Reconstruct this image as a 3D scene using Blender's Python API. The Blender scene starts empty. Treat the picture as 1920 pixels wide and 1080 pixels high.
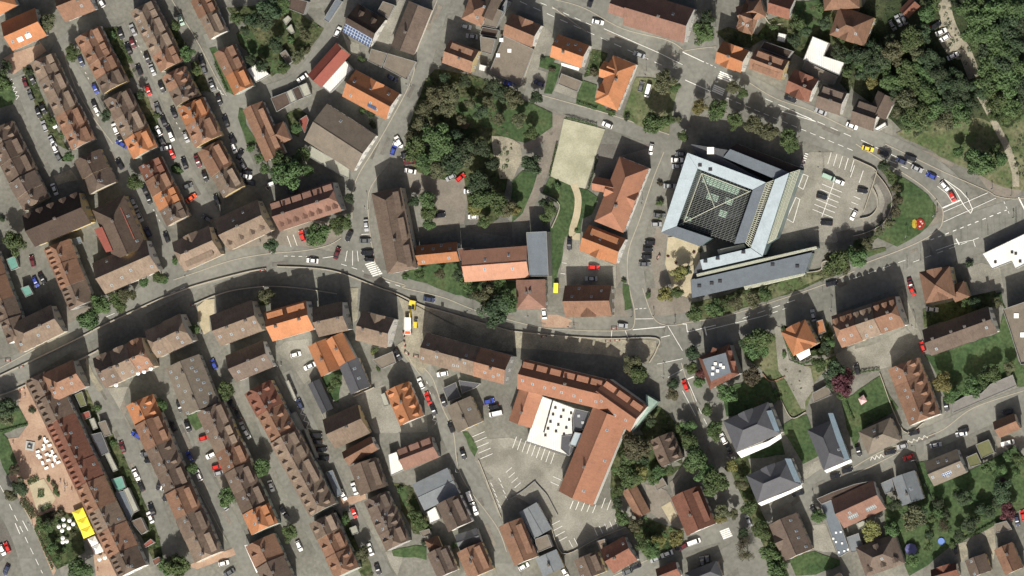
import bpy, math, random
from mathutils import Vector, Matrix
random.seed(11)
R = math.radians
S = bpy.context.scene
# ------------------------------------------------------------ camera, sky, sun, exposure
MPP = 0.2                                   # metres of ground per photograph pixel
D = 7000.0
tilt = Vector((0.172, 0.004, 1.0)).normalized()
cam = bpy.data.cameras.new("camera"); co = bpy.data.objects.new("camera", cam)
S.collection.objects.link(co); S.camera = co
co.location = tilt * D
zc = tilt; xc = Vector((0, 1, 0)).cross(zc).normalized(); yc = zc.cross(xc)
co.rotation_euler = Matrix((xc, yc, zc)).transposed().to_euler()
cam.sensor_fit = 'HORIZONTAL'; cam.sensor_width = 36
VW = 1920 * MPP
cam.lens = 36 * D / VW
cam.clip_start = 100; cam.clip_end = 20000
SUN_AZ, SUN_EL = 176.0, 46.5
w = bpy.data.worlds.new("World"); S.world = w; w.use_nodes = True
nt = w.node_tree; bg = nt.nodes["Background"]
sky = nt.nodes.new("ShaderNodeTexSky"); sky.sky_type = 'NISHITA'; sky.sun_disc = False
sky.dust_density = 6.0; sky.air_density = 0.7; sky.ozone_density = 0.4; sky.sun_elevation = R(SUN_EL); sky.sun_rotation = R(SUN_AZ)
nt.links.new(sky.outputs[0], bg.inputs[0]); bg.inputs[1].default_value = 0.076
sl = bpy.data.lights.new("sun", 'SUN'); so = bpy.data.objects.new("sun", sl); S.collection.objects.link(so)
sl.energy = 4.8; sl.angle = R(0.5); sl.color = (1.0, 0.955, 0.87)
sd = Vector((math.sin(R(SUN_AZ)) * math.cos(R(SUN_EL)), math.cos(R(SUN_AZ)) * math.cos(R(SUN_EL)), math.sin(R(SUN_EL))))
so.rotation_euler = sd.to_track_quat('Z', 'Y').to_euler(); so.location = (0, 0, 300)
S.view_settings.view_transform = 'Standard'; S.view_settings.look = 'None'
S.view_settings.gamma = 1; S.view_settings.exposure = 0.35
S.cycles.max_bounces = 5; S.cycles.diffuse_bounces = 2; S.cycles.use_denoising = True

def G(px, py, h=0.0):
    """survey point: map pixel -> world point on the level h"""
    cx = (px - 960) / 1920 * VW; cy = (540 - py) / 1920 * VW
    q = xc * cx + yc * cy
    d = (q - co.location)
    t = (h - co.location.z) / d.z
    p = co.location + d * t
    return Vector((p.x, p.y, h))
def Z(tile, x, y, h=0.0):
    c, r = int(tile[0]), int(tile[1])
    return G(c * 320 + x / 4, r * 270 + y / 4, h)
# ------------------------------------------------------------ materials
MATS = {}
def mat(name, col, rough=.85, var=.25, scale=.35, fine=1.6, spec=.3, metal=0.0, rnd=.12, stripes=None, bump=0, world=False):
    if name in MATS: return MATS[name]
    m = bpy.data.materials.new(name); m.use_nodes = True; MATS[name] = m
    t = m.node_tree; L = t.links; b = t.nodes["Principled BSDF"]
    b.inputs["Roughness"].default_value = rough; b.inputs["Metallic"].default_value = metal
    b.inputs["Specular IOR Level"].default_value = spec
    geo = t.nodes.new("ShaderNodeNewGeometry"); P = geo.outputs["Position"]
    if var == 0:
        b.inputs["Base Color"].default_value = (*col, 1); return m
    n1 = t.nodes.new("ShaderNodeTexNoise"); n1.inputs["Scale"].default_value = scale; n1.inputs["Detail"].default_value = 5
    n1.inputs["Roughness"].default_value = .65; L.new(P, n1.inputs["Vector"])
    n2 = t.nodes.new("ShaderNodeTexNoise"); n2.inputs["Scale"].default_value = fine; n2.inputs["Detail"].default_value = 3
    n2.inputs["Roughness"].default_value = .7; L.new(P, n2.inputs["Vector"])
    ad = t.nodes.new("ShaderNodeMath"); ad.operation = 'ADD'; L.new(n1.outputs[0], ad.inputs[0]); L.new(n2.outputs[0], ad.inputs[1])
    mr = t.nodes.new("ShaderNodeMapRange"); mr.inputs[1].default_value = .62; mr.inputs[2].default_value = 1.38
    mr.inputs[3].default_value = 1 - var; mr.inputs[4].default_value = 1 + var; L.new(ad.outputs[0], mr.inputs[0])
    val = mr.outputs[0]
    if rnd:
        oi = t.nodes.new("ShaderNodeObjectInfo"); r2 = t.nodes.new("ShaderNodeMapRange")
        r2.inputs[3].default_value = 1 - rnd; r2.inputs[4].default_value = 1 + rnd; L.new(oi.outputs["Random"], r2.inputs[0])
        mu = t.nodes.new("ShaderNodeMath"); mu.operation = 'MULTIPLY'; L.new(val, mu.inputs[0]); L.new(r2.outputs[0], mu.inputs[1]); val = mu.outputs[0]
    if stripes:
        wv = t.nodes.new("ShaderNodeTexWave"); wv.inputs["Scale"].default_value = stripes; wv.inputs["Distortion"].default_value = .3
        tc = t.nodes.new("ShaderNodeTexCoord"); L.new(tc.outputs["Object"], wv.inputs["Vector"])
        r3 = t.nodes.new("ShaderNodeMapRange"); r3.inputs[3].default_value = .8; r3.inputs[4].default_value = 1.1; L.new(wv.outputs[1], r3.inputs[0])
        mu = t.nodes.new("ShaderNodeMath"); mu.operation = 'MULTIPLY'; L.new(val, mu.inputs[0]); L.new(r3.outputs[0], mu.inputs[1]); val = mu.outputs[0]
    vm = t.nodes.new("ShaderNodeVectorMath"); vm.operation = 'SCALE'; vm.inputs[0].default_value = col
    L.new(val, vm.inputs["Scale"]); L.new(vm.outputs[0], b.inputs["Base Color"])
    if bump:
        bp = t.nodes.new("ShaderNodeBump"); bp.inputs["Strength"].default_value = bump; L.new(n2.outputs[0], bp.inputs["Height"]); L.new(bp.outputs[0], b.inputs["Normal"])
    return m
def mix2(name, c1, c2, scale, lo=.45, hi=.6, rough=.95, fine=2.0, var=.3, c3=None, patch=0):
    """ground cover that goes from one colour to another in patches"""
    m = bpy.data.materials.new(name); m.use_nodes = True; MATS[name] = m
    t = m.node_tree; L = t.links; b = t.nodes["Principled BSDF"]; b.inputs["Roughness"].default_value = rough
    b.inputs["Specular IOR Level"].default_value = .15
    P = t.nodes.new("ShaderNodeNewGeometry").outputs["Position"]
    n1 = t.nodes.new("ShaderNodeTexNoise"); n1.inputs["Scale"].default_value = scale; n1.inputs["Detail"].default_value = 6
    n1.inputs["Roughness"].default_value = .6; L.new(P, n1.inputs["Vector"])
    cr = t.nodes.new("ShaderNodeValToRGB"); e = cr.color_ramp.elements
    e[0].position = lo; e[0].color = (*c1, 1); e[1].position = hi; e[1].color = (*c2, 1)
    if c3: x = cr.color_ramp.elements.new(hi + .12); x.color = (*c3, 1)
    L.new(n1.outputs[0], cr.inputs[0])
    n2 = t.nodes.new("ShaderNodeTexNoise"); n2.inputs["Scale"].default_value = fine; n2.inputs["Detail"].default_value = 4; L.new(P, n2.inputs["Vector"])
    mr = t.nodes.new("ShaderNodeMapRange"); mr.inputs[1].default_value = .3; mr.inputs[2].default_value = .7
    mr.inputs[3].default_value = 1 - var; mr.inputs[4].default_value = 1 + var; L.new(n2.outputs[0], mr.inputs[0])
    vm = t.nodes.new("ShaderNodeVectorMath"); vm.operation = 'SCALE'; L.new(cr.outputs[0], vm.inputs[0]); L.new(mr.outputs[0], vm.inputs["Scale"])
    if patch:
        vo = t.nodes.new("ShaderNodeTexVoronoi"); vo.inputs["Scale"].default_value = patch; vo.distance = 'MANHATTAN'; L.new(P, vo.inputs["Vector"])
        sx = t.nodes.new("ShaderNodeSeparateColor"); L.new(vo.outputs["Color"], sx.inputs[0])
        rr = t.nodes.new("ShaderNodeMapRange"); rr.inputs[3].default_value = .9; rr.inputs[4].default_value = 1.09; L.new(sx.outputs[0], rr.inputs[0])
        v2 = t.nodes.new("ShaderNodeVectorMath"); v2.operation = 'SCALE'; L.new(vm.outputs[0], v2.inputs[0]); L.new(rr.outputs[0], v2.inputs["Scale"]); vm = v2
    L.new(vm.outputs[0], b.inputs["Base Color"])
    return m
def tiles(name, col, var=.22, rnd=.2, moss=.25):
    """clay roof: courses of tiles, weather streaks, darker lichen patches"""
    m = bpy.data.materials.new(name); m.use_nodes = True; MATS[name] = m
    t = m.node_tree; L = t.links; b = t.nodes["Principled BSDF"]; b.inputs["Roughness"].default_value = .85
    b.inputs["Specular IOR Level"].default_value = .2
    P = t.nodes.new("ShaderNodeNewGeometry").outputs["Position"]
    tc = t.nodes.new("ShaderNodeTexCoord")
    def noise(sc, det, vec, rg=.6):
        n = t.nodes.new("ShaderNodeTexNoise"); n.inputs["Scale"].default_value = sc; n.inputs["Detail"].default_value = det
        n.inputs["Roughness"].default_value = rg; L.new(vec, n.inputs["Vector"]); return n.outputs[0]
    mp = t.nodes.new("ShaderNodeMapping"); mp.inputs["Scale"].default_value = (2.2, .35, .35); L.new(tc.outputs["Object"], mp.inputs["Vector"])
    streak = noise(1.1, 4, mp.outputs[0]); big = noise(.22, 4, P); fine = noise(1.5, 3, P, .75)
    def math_(op, a, bb):
        n = t.nodes.new("ShaderNodeMath"); n.operation = op
        for i, v in enumerate((a, bb)):
            if isinstance(v, float): n.inputs[i].default_value = v
            else: L.new(v, n.inputs[i])
        return n.outputs[0]
    sm = math_('ADD', math_('ADD', streak, big), fine)
    mr = t.nodes.new("ShaderNodeMapRange"); mr.inputs[1].default_value = 1.05; mr.inputs[2].default_value = 1.95
    mr.inputs[3].default_value = 1 - var * 1.7; mr.inputs[4].default_value = 1 + var * 1.5; L.new(sm, mr.inputs[0])
    wv = t.nodes.new("ShaderNodeTexWave"); wv.wave_type = 'BANDS'; wv.bands_direction = 'Z'; wv.inputs["Scale"].default_value = 1.7
    wv.inputs["Distortion"].default_value = 1.2; wv.inputs["Detail"].default_value = 2; L.new(P, wv.inputs["Vector"])
    r3 = t.nodes.new("ShaderNodeMapRange"); r3.inputs[3].default_value = .96; r3.inputs[4].default_value = 1.03; L.new(wv.outputs[1], r3.inputs[0])
    oi = t.nodes.new("ShaderNodeObjectInfo"); r2 = t.nodes.new("ShaderNodeMapRange")
    r2.inputs[3].default_value = 1 - rnd; r2.inputs[4].default_value = 1 + rnd; L.new(oi.outputs["Random"], r2.inputs[0])
    val = math_('MULTIPLY', math_('MULTIPLY', mr.outputs[0], r3.outputs[0]), r2.outputs[0])
    li = noise(.5, 6, P, .7)
    rl = t.nodes.new("ShaderNodeMapRange"); rl.inputs[1].default_value = .5; rl.inputs[2].default_value = .68; rl.inputs[4].default_value = moss; L.new(li, rl.inputs[0])
    mx = t.nodes.new("ShaderNodeMix"); mx.data_type = 'RGBA'; L.new(rl.outputs[0], mx.inputs[0])
    mx.inputs[6].default_value = (*col, 1); g = sum(col) / 3; mx.inputs[7].default_value = (g * .6, g * .5, g * .38, 1)
    vm = t.nodes.new("ShaderNodeVectorMath"); vm.operation = 'SCALE'; L.new(mx.outputs[2], vm.inputs[0]); L.new(val, vm.inputs["Scale"])
    L.new(vm.outputs[0], b.inputs["Base Color"])
    return m
ROOF = {}
for k, nm, c, v in (('O', 'bright orange', (.40, .165, .068), .13), ('o', 'orange', (.29, .145, .078), .2), ('t', 'tan', (.255, .18, .122), .22),
                 ('b', 'brown', (.178, .122, .085), .22), ('u', 'smooth orange', (.34, .155, .09), .12), ('m', 'mid brown', (.165, .118, .088), .2), ('p', 'pinkish', (.27, .135, .09), .16),
                 ('P', 'salmon', (.40, .20, .125), .1), ('r', 'red brown', (.24, .09, .05), .2), ('d', 'dark brown', (.10, .066, .048), .2)):
    g_ = sum(c) / 3; q_ = (.9, .84) if k in 'OPu' else (.76, .70); c = tuple((x * q_[0] + g_ * (1 - q_[0])) * q_[1] for x in c)
    ROOF[k] = (nm, tiles('roof_tiles_' + nm.replace(' ', '_'), c, v))
for k, nm, c, st in (('R', 'red metal', (.20, .058, .042), None), ('c', 'grey brown', (.135, .115, .09), None), ('k', 'slate grey', (.068, .070, .078), None),
                 ('S', 'blue grey metal', (.14, .155, .165), .8), ('w', 'white', (.62, .62, .58), .45), ('q', 'mossy green', (.10, .105, .045), None),
                 ('g', 'grey', (.15, .145, .135), None), ('L', 'pale blue metal', (.34, .40, .43), 1.0), ('s', 'pale grey', (.27, .27, .22), None),
                 ('G', 'teal glass', (.10, .23, .19), None), ('y', 'yellow', (.80, .66, .06), None), ('D', 'dark blue grey', (.11, .13, .15), .9)):
    ROOF[k] = (nm, mat('roof_' + nm.replace(' ', '_'), c, rough=.6, var={'y': .05, 'w': .16, 'c': .28, 'g': .25, 's': .22}.get(k, .2), stripes=st, rnd=.05))
WALLC = [mat('render_' + n, c, var=.1, rnd=.05) for n, c in (('cream', (.55, .5, .4)), ('white', (.7, .69, .64)), ('grey', (.36, .36, .34)), ('yellow', (.58, .47, .26)), ('pale_green', (.4, .44, .38)), ('sand', (.5, .43, .33)))]
mGlass = mat('window_glass', (.05, .06, .07), rough=.15, var=0, spec=.6)
mFrame = mat('window_frame', (.42, .42, .41), var=0)
mSky = mat('roof_window_glass', (.13, .165, .19), rough=.25, var=0, spec=.7)
mChim = mat('chimney_render', (.40, .30, .23), var=.2, fine=3)
mCap = mat('chimney_cap', (.12, .11, .1), var=0)
mMetal = mat('galvanised_metal', (.35, .36, .37), var=0, rough=.5)
mWood = mat('bark', (.09, .065, .045), var=.2)
mDark = mat('dark_trim', (.03, .03, .033), var=0)
# ------------------------------------------------------------ mesh and object helpers
LINK = S.collection.objects.link
def mesh(name, V, F, mats, mi=None):
    me = bpy.data.meshes.new(name); me.from_pydata([tuple(v) for v in V], [], F)
    for m in (mats if isinstance(mats, (list, tuple)) else [mats]): me.materials.append(m)
    if mi:
        for p, i in zip(me.polygons, mi): p.material_index = i
    me.update(); return me
def ob(name, me, parent=None, loc=None, rz=0, M=None):
    o = bpy.data.objects.new(name, me); LINK(o)
    if parent is not None: o.parent = parent
    if loc is not None: o.location = loc
    if rz: o.rotation_euler = (0, 0, rz)
    if M is not None: o.matrix_local = M
    return o
def tag(o, label=None, cat=None, group=None, kind=None):
    if label: o['label'] = label
    if cat: o['category'] = cat
    if group: o['group'] = group
    if kind: o['kind'] = kind
    return o
class MB:
    def __init__(s): s.V = []; s.F = []; s.I = []
    def add(s, V, F, i=0):
        b = len(s.V); s.V += [tuple(v) for v in V]; s.F += [[b + k for k in f] for f in F]; s.I += [i] * len(F)
    def box(s, x0, y0, z0, x1, y1, z1, i=0):
        V = [(x, y, z) for z in (z0, z1) for x, y in ((x0, y0), (x1, y0), (x1, y1), (x0, y1))]
        s.add(V, [(3, 2, 1, 0), (4, 5, 6, 7), (0, 1, 5, 4), (1, 2, 6, 5), (2, 3, 7, 6), (3, 0, 4, 7)], i)
    def obox(s, a, b, wd, z0, z1, i=0):
        """upright bar from a to b (xy), width wd"""
        a = Vector(a[:2]); b = Vector(b[:2]); d = (b - a).normalized(); n = Vector((-d.y, d.x)) * wd / 2
        P = [a - n, b - n, b + n, a + n]
        s.add([(p.x, p.y, z) for z in (z0, z1) for p in P], [(3, 2, 1, 0), (4, 5, 6, 7), (0, 1, 5, 4), (1, 2, 6, 5), (2, 3, 7, 6), (3, 0, 4, 7)], i)
    def bar(s, a, b, w_, i=0):
        a = Vector(a); b = Vector(b); d = (b - a).normalized(); u = d.orthogonal().normalized() * w_ / 2; v = d.cross(u)
        P = [a + u + v, a - u + v, a - u - v, a + u - v, b + u + v, b - u + v, b - u - v, b + u - v]
        s.add(P, [(3, 2, 1, 0), (4, 5, 6, 7), (0, 1, 5, 4), (1, 2, 6, 5), (2, 3, 7, 6), (3, 0, 4, 7)], i)
    def prism(s, P, z0, z1, i=0, it=None):
        """upright prism over polygon P (xy list)"""
        n = len(P); ar = sum(P[k][0] * P[(k + 1) % n][1] - P[(k + 1) % n][0] * P[k][1] for k in range(n))
        if ar < 0: P = P[::-1]
        V = [(p[0], p[1], z0) for p in P] + [(p[0], p[1], z1) for p in P]
        s.add(V, [[k, (k + 1) % n, n + (k + 1) % n, n + k] for k in range(n)] + [list(range(n))[::-1]], i)
        s.add([(p[0], p[1], z1) for p in P], [list(range(n))], i if it is None else it)
    def lathe(s, prof, seg=10, i=0, c=(0, 0)):
        V = []; F = []
        for r, z in prof:
            for k in range(seg):
                a = 2 * math.pi * k / seg; V.append((c[0] + r * math.cos(a), c[1] + r * math.sin(a), z))
        for j in range(len(prof) - 1):
            for k in range(seg):
                F.append([j * seg + k, j * seg + (k + 1) % seg, (j + 1) * seg + (k + 1) % seg, (j + 1) * seg + k])
        F.append([(len(prof) - 1) * seg + k for k in range(seg)])
        s.add(V, F, i)
    def build(s, name, mats, parent=None, **k):
        return ob(name, mesh(name, s.V, s.F, mats, s.I), parent, **k)
def shrink(P, d):
    """inset a polygon (xy list) by d"""
    n = len(P); ar = sum(P[k][0] * P[(k + 1) % n][1] - P[(k + 1) % n][0] * P[k][1] for k in range(n)); sg = 1 if ar > 0 else -1
    out = []
    for k in range(n):
        p0, p1, p2 = Vector(P[k - 1][:2]), Vector(P[k][:2]), Vector(P[(k + 1) % n][:2])
        a = (p1 - p0).normalized(); b = (p2 - p1).normalized()
        na = Vector((-a.y, a.x)) * sg; nb = Vector((-b.y, b.x)) * sg
        m_ = (na + nb); l = max(.35, m_.length_squared / 2); out.append(tuple(p1 + m_ * (d / l)))
    return out
# ------------------------------------------------------------ buildings
ORD = ['first', 'second', 'third', 'fourth', 'fifth', 'sixth', 'seventh', 'eighth', 'ninth', 'tenth', 'eleventh', 'twelfth', 'thirteenth', 'fourteenth', 'fifteenth', 'sixteenth', 'seventeenth', 'eighteenth', 'nineteenth', 'twentieth']
SPOTS = []                                   # (px, py, phrase) of every building, for naming the cars and trees beside it
def _winmesh():
    m = MB(); m.box(-.6, 0, 0, .6, .05, 1.5, 0); m.box(-.5, .02, .1, .5, .07, 1.4, 1); m.box(-.7, 0, -.08, .7, .14, 0, 0)
    return mesh('window', m.V, m.F, [mFrame, mGlass], m.I)
WIN = _winmesh()
def _chim():
    m = MB(); m.box(-.45, -.38, -1.6, .45, .38, 1.1, 0); m.box(-.53, -.46, 1.1, .53, .46, 1.25, 1); m.box(-.3, -.12, 1.25, -.06, .12, 1.5, 1); m.box(.06, -.12, 1.25, .3, .12, 1.5, 1)
    return mesh('chimney', m.V, m.F, [mChim, mCap], m.I)
CHIM = _chim()
def _sky():
    m = MB(); m.box(-.45, -.65, 0, .45, .65, .09, 0); m.box(-.36, -.55, .05, .36, .55, .12, 1)
    return mesh('roof_window', m.V, m.F, [mFrame, mSky], m.I)
SKYW = _sky()
def gable_vol(root, M, L, W, he, hr, rm, wm, hA=0, hB=0, k=1.0, oe=.3, z0=0.0):
    """walls and pitched roof in the local frame M (x along the ridge, y across)"""
    h = L / 2; v = W / 2; slope = (hr - he) / v
    def ends(s, f):
        zt = he + (1 - f) * (hr - he); r = (s * (h - f * v * k), 0, hr)
        tr = [(s * h, -f * v, zt), (s * h, f * v, zt)] if f < .999 else None
        return r, tr
    rA, tA = ends(-1, hA); rB, tB = ends(1, hB)
    if hA == 0: tA = None
    if hB == 0: tB = None
    eA = [(-h, -v, he), (-h, v, he)]; eB = [(h, -v, he), (h, v, he)]
    T = []                                    # top faces
    T.append([eA[0], eB[0]] + ([tB[0]] if tB else []) + [rB, rA] + ([tA[0]] if tA else []))
    T.append([eB[1], eA[1]] + ([tA[1]] if tA else []) + [rA, rB] + ([tB[1]] if tB else []))
    if hA: T.append([tA[1], tA[0], rA] if tA else [eA[1], eA[0], rA])
    if hB: T.append([tB[0], tB[1], rB] if tB else [eB[0], eB[1], rB])
    m = MB(); idx = {}
    def vi(p, lo):
        q = (round(p[0], 4), round(p[1], 4), round(p[2] - (.28 if lo else 0), 4))
        if q not in idx: idx[q] = len(m.V); m.V.append(q)
        return idx[q]
    edges = {}
    for f in T:
        m.F.append([vi(p, 0) for p in f]); m.F.append([vi(p, 1) for p in f][::-1])
        for a in range(len(f)):
            e = (tuple(f[a]), tuple(f[(a + 1) % len(f)])); edges[e] = 1
    rd = lambda p: tuple(round(c, 3) for c in p)
    ed = {(rd(a), rd(b)) for a, b in edges}
    for a, b in edges:
        if (rd(b), rd(a)) not in ed: m.F.append([vi(b, 0), vi(a, 0), vi(a, 1), vi(b, 1)])
    # raised ridge tiles
    m.I = [0] * len(m.F)
    if (rB[0] - rA[0]) > 1: m.bar((rA[0], 0, hr + .02), (rB[0], 0, hr + .02), .3)
    ob('roof', mesh('roof', m.V, m.F, rm, m.I), root, M=M)
    # walls
    o = .45; a = h - oe; c = v - o; zu = lambda y: he + (v - abs(y)) * slope - .3
    ze = min(zu(c), he)
    mw = MB()
    def prof(f, s):
        x = s * a
        if f >= .999: return [(x, -c, ze), (x, c, ze)]
        if f > 0:
            zg = he + (1 - f) * (hr - he) - .3; y = f * v; return [(x, -c, ze), (x, -y, zg), (x, y, zg), (x, c, ze)]
        return [(x, -c, ze), (x, 0, zu(0)), (x, c, ze)]
    pA = prof(hA, -1); pB = prof(hB, 1)
    mw.add([(-a, -c, z0)] + pA + [(-a, c, z0)], [list(range(len(pA) + 2))])
    mw.add([(a, -c, z0)] + pB + [(a, c, z0)], [list(range(len(pB) + 2))[::-1]])
    mw.add([(-a, -c, z0), (a, -c, z0), (a, -c, ze), (-a, -c, ze)], [(0, 1, 2, 3)])
    mw.add([(-a, c, z0), (a, c, z0), (a, c, ze), (-a, c, ze)], [(3, 2, 1, 0)])
    ob('wall', mesh('wall', mw.V, mw.F, wm), root, M=M)
    return a, c, ze
VIEWD = Vector((0.172, 0.004))
def windows(root, M, a, c, he, rz, sideend=(1, 1), maxw=10):
    for nx, ny, Ls, off in ((0, -1, a, c), (0, 1, a, c), (-1, 0, c, a), (1, 0, c, a)):
        if nx and not sideend[0 if nx < 0 else 1]: continue
        ca, sa = math.cos(rz), math.sin(rz)
        wn = Vector((nx * ca - ny * sa, nx * sa + ny * ca))
        if wn.dot(VIEWD) < .012: continue
        n = max(1, int(2 * Ls / 3.0)); fl = max(1, int((he - .8) / 2.8)); cnt = 0
        for f in range(fl - 1, -1, -1):
            for i in range(n):
                if cnt >= maxw: break
                cnt += 1
                t = -Ls + (i + .5) * 2 * Ls / n; z = 1.0 + f * 2.8
                x, y = (t, ny * off) if nx == 0 else (nx * off, t)
                ang = math.atan2(ny, nx) - math.pi / 2
                ob('window', WIN, root, M=M @ Matrix.Translation((x, y, z)) @ Matrix.Rotation(ang, 4, 'Z'))
def details(root, M, L, W, he, hr, rm, wm, opts, rng):
    v = W / 2; sl = (hr - he) / v; zr = lambda y: hr - sl * abs(y); pitch = math.atan(sl)
    for tok in opts.split():
        ty, side = tok[0], tok[1]; n = int(tok[2:] or 1) if len(tok) > 2 else 1
        s = -1 if side == '0' else 1
        if ty == 'K':
            for i in range(n):
                x = (i + .5 + rng.uniform(-.2, .2)) * L / n - L / 2; y = s * rng.uniform(.3, .9)
                if side == '2': y = 0
                ob('chimney', CHIM, root, M=M @ Matrix.Translation((x, y, zr(y) + .4)))
        elif ty == 'S':                        # broad shed dormer
            for i in range(n):
                wd = L / n * rng.uniform(.66, .78); x = (i + .5) * L / n - L / 2
                yf = v * .8; zf = zr(yf) + 1.75; s2 = .14 * 1.0
                yb = (hr - zf - s2 * yf) / (sl - s2) if sl > s2 + .05 else 0
                yb = max(.25, min(yb, yf - .5)); zb = zr(yb) + .04
                zf = zb - s2 * (yf - yb)
                m = MB(); x0, x1 = x - wd / 2, x + wd / 2
                V = [(x0, s * yf, zr(yf) - .3), (x0, s * yf, zf), (x0, s * yb, zb), (x1, s * yf, zr(yf) - .3), (x1, s * yf, zf), (x1, s * yb, zb)]
                m.add(V, [(0, 1, 2), (3, 5, 4), (0, 3, 4, 1)], 0)
                e = .25; yo = yf + .35; zo = zb - s2 * (yo - yb)
                P = [(x0 - e, s * yb, zb), (x1 + e, s * yb, zb), (x1 + e, s * yo, zo), (x0 - e, s * yo, zo)]
                m.add(P + [(p[0], p[1], p[2] + .16) for p in P], [(3, 2, 1, 0), (4, 5, 6, 7), (0, 1, 5, 4), (1, 2, 6, 5), (2, 3, 7, 6), (3, 0, 4, 7)], 1)
                d = m.build('dormer', [wm, rm], root, M=M)
                fh = zf - zr(yf)
                if fh > .9:
                    g = MB(); q = max(1, int(wd / 1.6))
                    for j in range(q):
                        xx = x0 + (j + .5) * wd / q; g.box(xx - .5, min(s * (yf + .04), s * yf), zr(yf) + .3, xx + .5, max(s * (yf + .04), s * yf), zf - .15)
                    g.build('window', mGlass, d)
        elif ty in 'GB':                       # small gabled dormer / broad cross gable
            for i in range(n):
                wd = 1.7 if ty == 'G' else min(L / n * .55, 5.5); x = (i + .5 + (rng.uniform(-.08, .08) if n > 1 else 0)) * L / n - L / 2
                yf = v * (.72 if ty == 'G' else .97); zw = zr(yf) + (1.25 if ty == 'G' else .6); zt = zw + wd * .5
                zt = min(zt, hr - .15)
                ybt = (hr - zt) / sl; ybw = max(ybt, (hr - zw) / sl); x0, x1 = x - wd / 2, x + wd / 2
                m = MB()
                m.add([(x0, s * yf, zr(yf) - .4), (x1, s * yf, zr(yf) - .4), (x1, s * yf, zw), (x, s * yf, zt), (x0, s * yf, zw), (x0, s * ybw, zw), (x1, s * ybw, zw)],
                      [(0, 1, 2, 3, 4), (0, 4, 5), (1, 6, 2)], 0)
                e = .22; yo = yf + .3; dz = e * (zt - zw) / (wd / 2)
                for xs, sg in ((x0 - e, 1), (x1 + e, -1)):
                    P = [(x, s * yo, zt + .08), (x, s * (ybt - .2), zt + .08), (xs, s * (ybw + .1), zw - dz + .08), (xs, s * yo, zw - dz + .08)]
                    m.add(P + [(p[0], p[1], p[2] + .1) for p in P], [(3, 2, 1, 0), (4, 5, 6, 7), (0, 1, 5, 4), (1, 2, 6, 5), (2, 3, 7, 6), (3, 0, 4, 7)], 1)
                d = m.build('dormer', [wm, rm], root, M=M)
                g = MB(); g.box(x - wd * .3, min(s * (yf + .04), s * yf), zr(yf) + .2, x + wd * .3, max(s * (yf + .04), s * yf), zw - .1)
                g.build('window', mGlass, d)
        elif ty == 'R':
            for i in range(n):
                x = (i + .5 + rng.uniform(-.3, .3)) * L / n - L / 2; y = s * v * rng.uniform(.25, .8)
                ob('roof_window', SKYW, root, M=M @ Matrix.Translation((x, y, zr(y) + .02)) @ Matrix.Rotation(-s * pitch, 4, 'X'))
def frame(t, P, Q, W, he):
    p = Z(t, *P, he); q = Z(t, *Q, he); d = (q - p); d.z = 0; L = d.length; d.normalize(); n = Vector((-d.y, d.x, 0))
    c = (p + q) / 2 + n * (W * .05 / 2); c.z = 0
    return c, d, n, L, W * .05, math.atan2(d.y, d.x)
NB = [0]
def steep(he, hr, Wm, col):
    """old tiled roofs pitch near 47 degrees"""
    if he < 5 or Wm > 14.5 or col not in 'Oobtmprdu': return he, hr
    a = 1.07 * Wm / 2 - (hr - he)
    return (he - a * .5, hr + a * .5) if a > 0 else (he, hr)
def house(t, P, Q, W, he, hr, col, opts, phrase, cat='house', name=None, hips='', k=1.0, extra=(), wall=None, label=None, group=None):
    rng = random.Random(NB[0] * 7 + 3); NB[0] += 1; he, hr = steep(he, hr, W * .05, col)
    c, d, n, L, Wm, rz = frame(t, P, Q, W, he)
    root = bpy.data.objects.new(name or cat.replace(' ', '_'), None); LINK(root); root.location = c; root.rotation_euler = (0, 0, rz)
    root.empty_display_size = .5
    cn, rm = ROOF[col]; wm = WALLC[rng.choice((0, 1, 1, 2, 3, 5, 1))] if wall is None else WALLC[wall]
    f = {'A': (1, 0), 'B': (0, 1), 'AB': (1, 1), 'h': (.4, .4), 'a': (.4, 0), 'b': (0, .4), '': (0, 0)}[hips]
    I = Matrix.Identity(4)
    a, cc, ze = gable_vol(root, I, L, Wm, he, hr, rm, wm, f[0], f[1], k)
    if he > 5: windows(root, I, a, cc, ze, rz)
    details(root, I, L, Wm, he, hr, rm, wm, opts, rng)
    inv = Matrix.Translation(c) @ Matrix.Rotation(rz, 4, 'Z'); inv = inv.inverted()
    for (P2, Q2, W2, he2, hr2, hp2, o2) in extra:
        he2, hr2 = steep(he2, hr2, W2 * .05, col); c2, d2, n2, L2, Wm2, rz2 = frame(t, P2, Q2, W2, he2)
        M2 = inv @ Matrix.Translation(c2) @ Matrix.Rotation(rz2, 4, 'Z')
        f2 = {'A': (1, 0), 'B': (0, 1), 'AB': (1, 1), 'h': (.4, .4), '': (0, 0)}[hp2]
        gable_vol(root, M2, L2, Wm2, he2, hr2, rm, wm, f2[0], f2[1])
        details(root, M2, L2, Wm2, he2, hr2, rm, wm, o2, rng)
    tag(root, label or f'{phrase}', cat, group)
    SPOTS.append(((int(t[0]) * 320 + (P[0] + Q[0]) / 8), (int(t[1]) * 270 + (P[1] + Q[1]) / 8), phrase))
    return root
PALE = {'u': 'orange', 'O': 'bright orange', 'o': 'orange', 't': 'tan', 'b': 'brown', 'm': 'dull brown', 'p': 'pinkish', 'P': 'salmon', 'r': 'red-brown', 'd': 'dark brown', 'c': 'grey-brown'}
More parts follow.
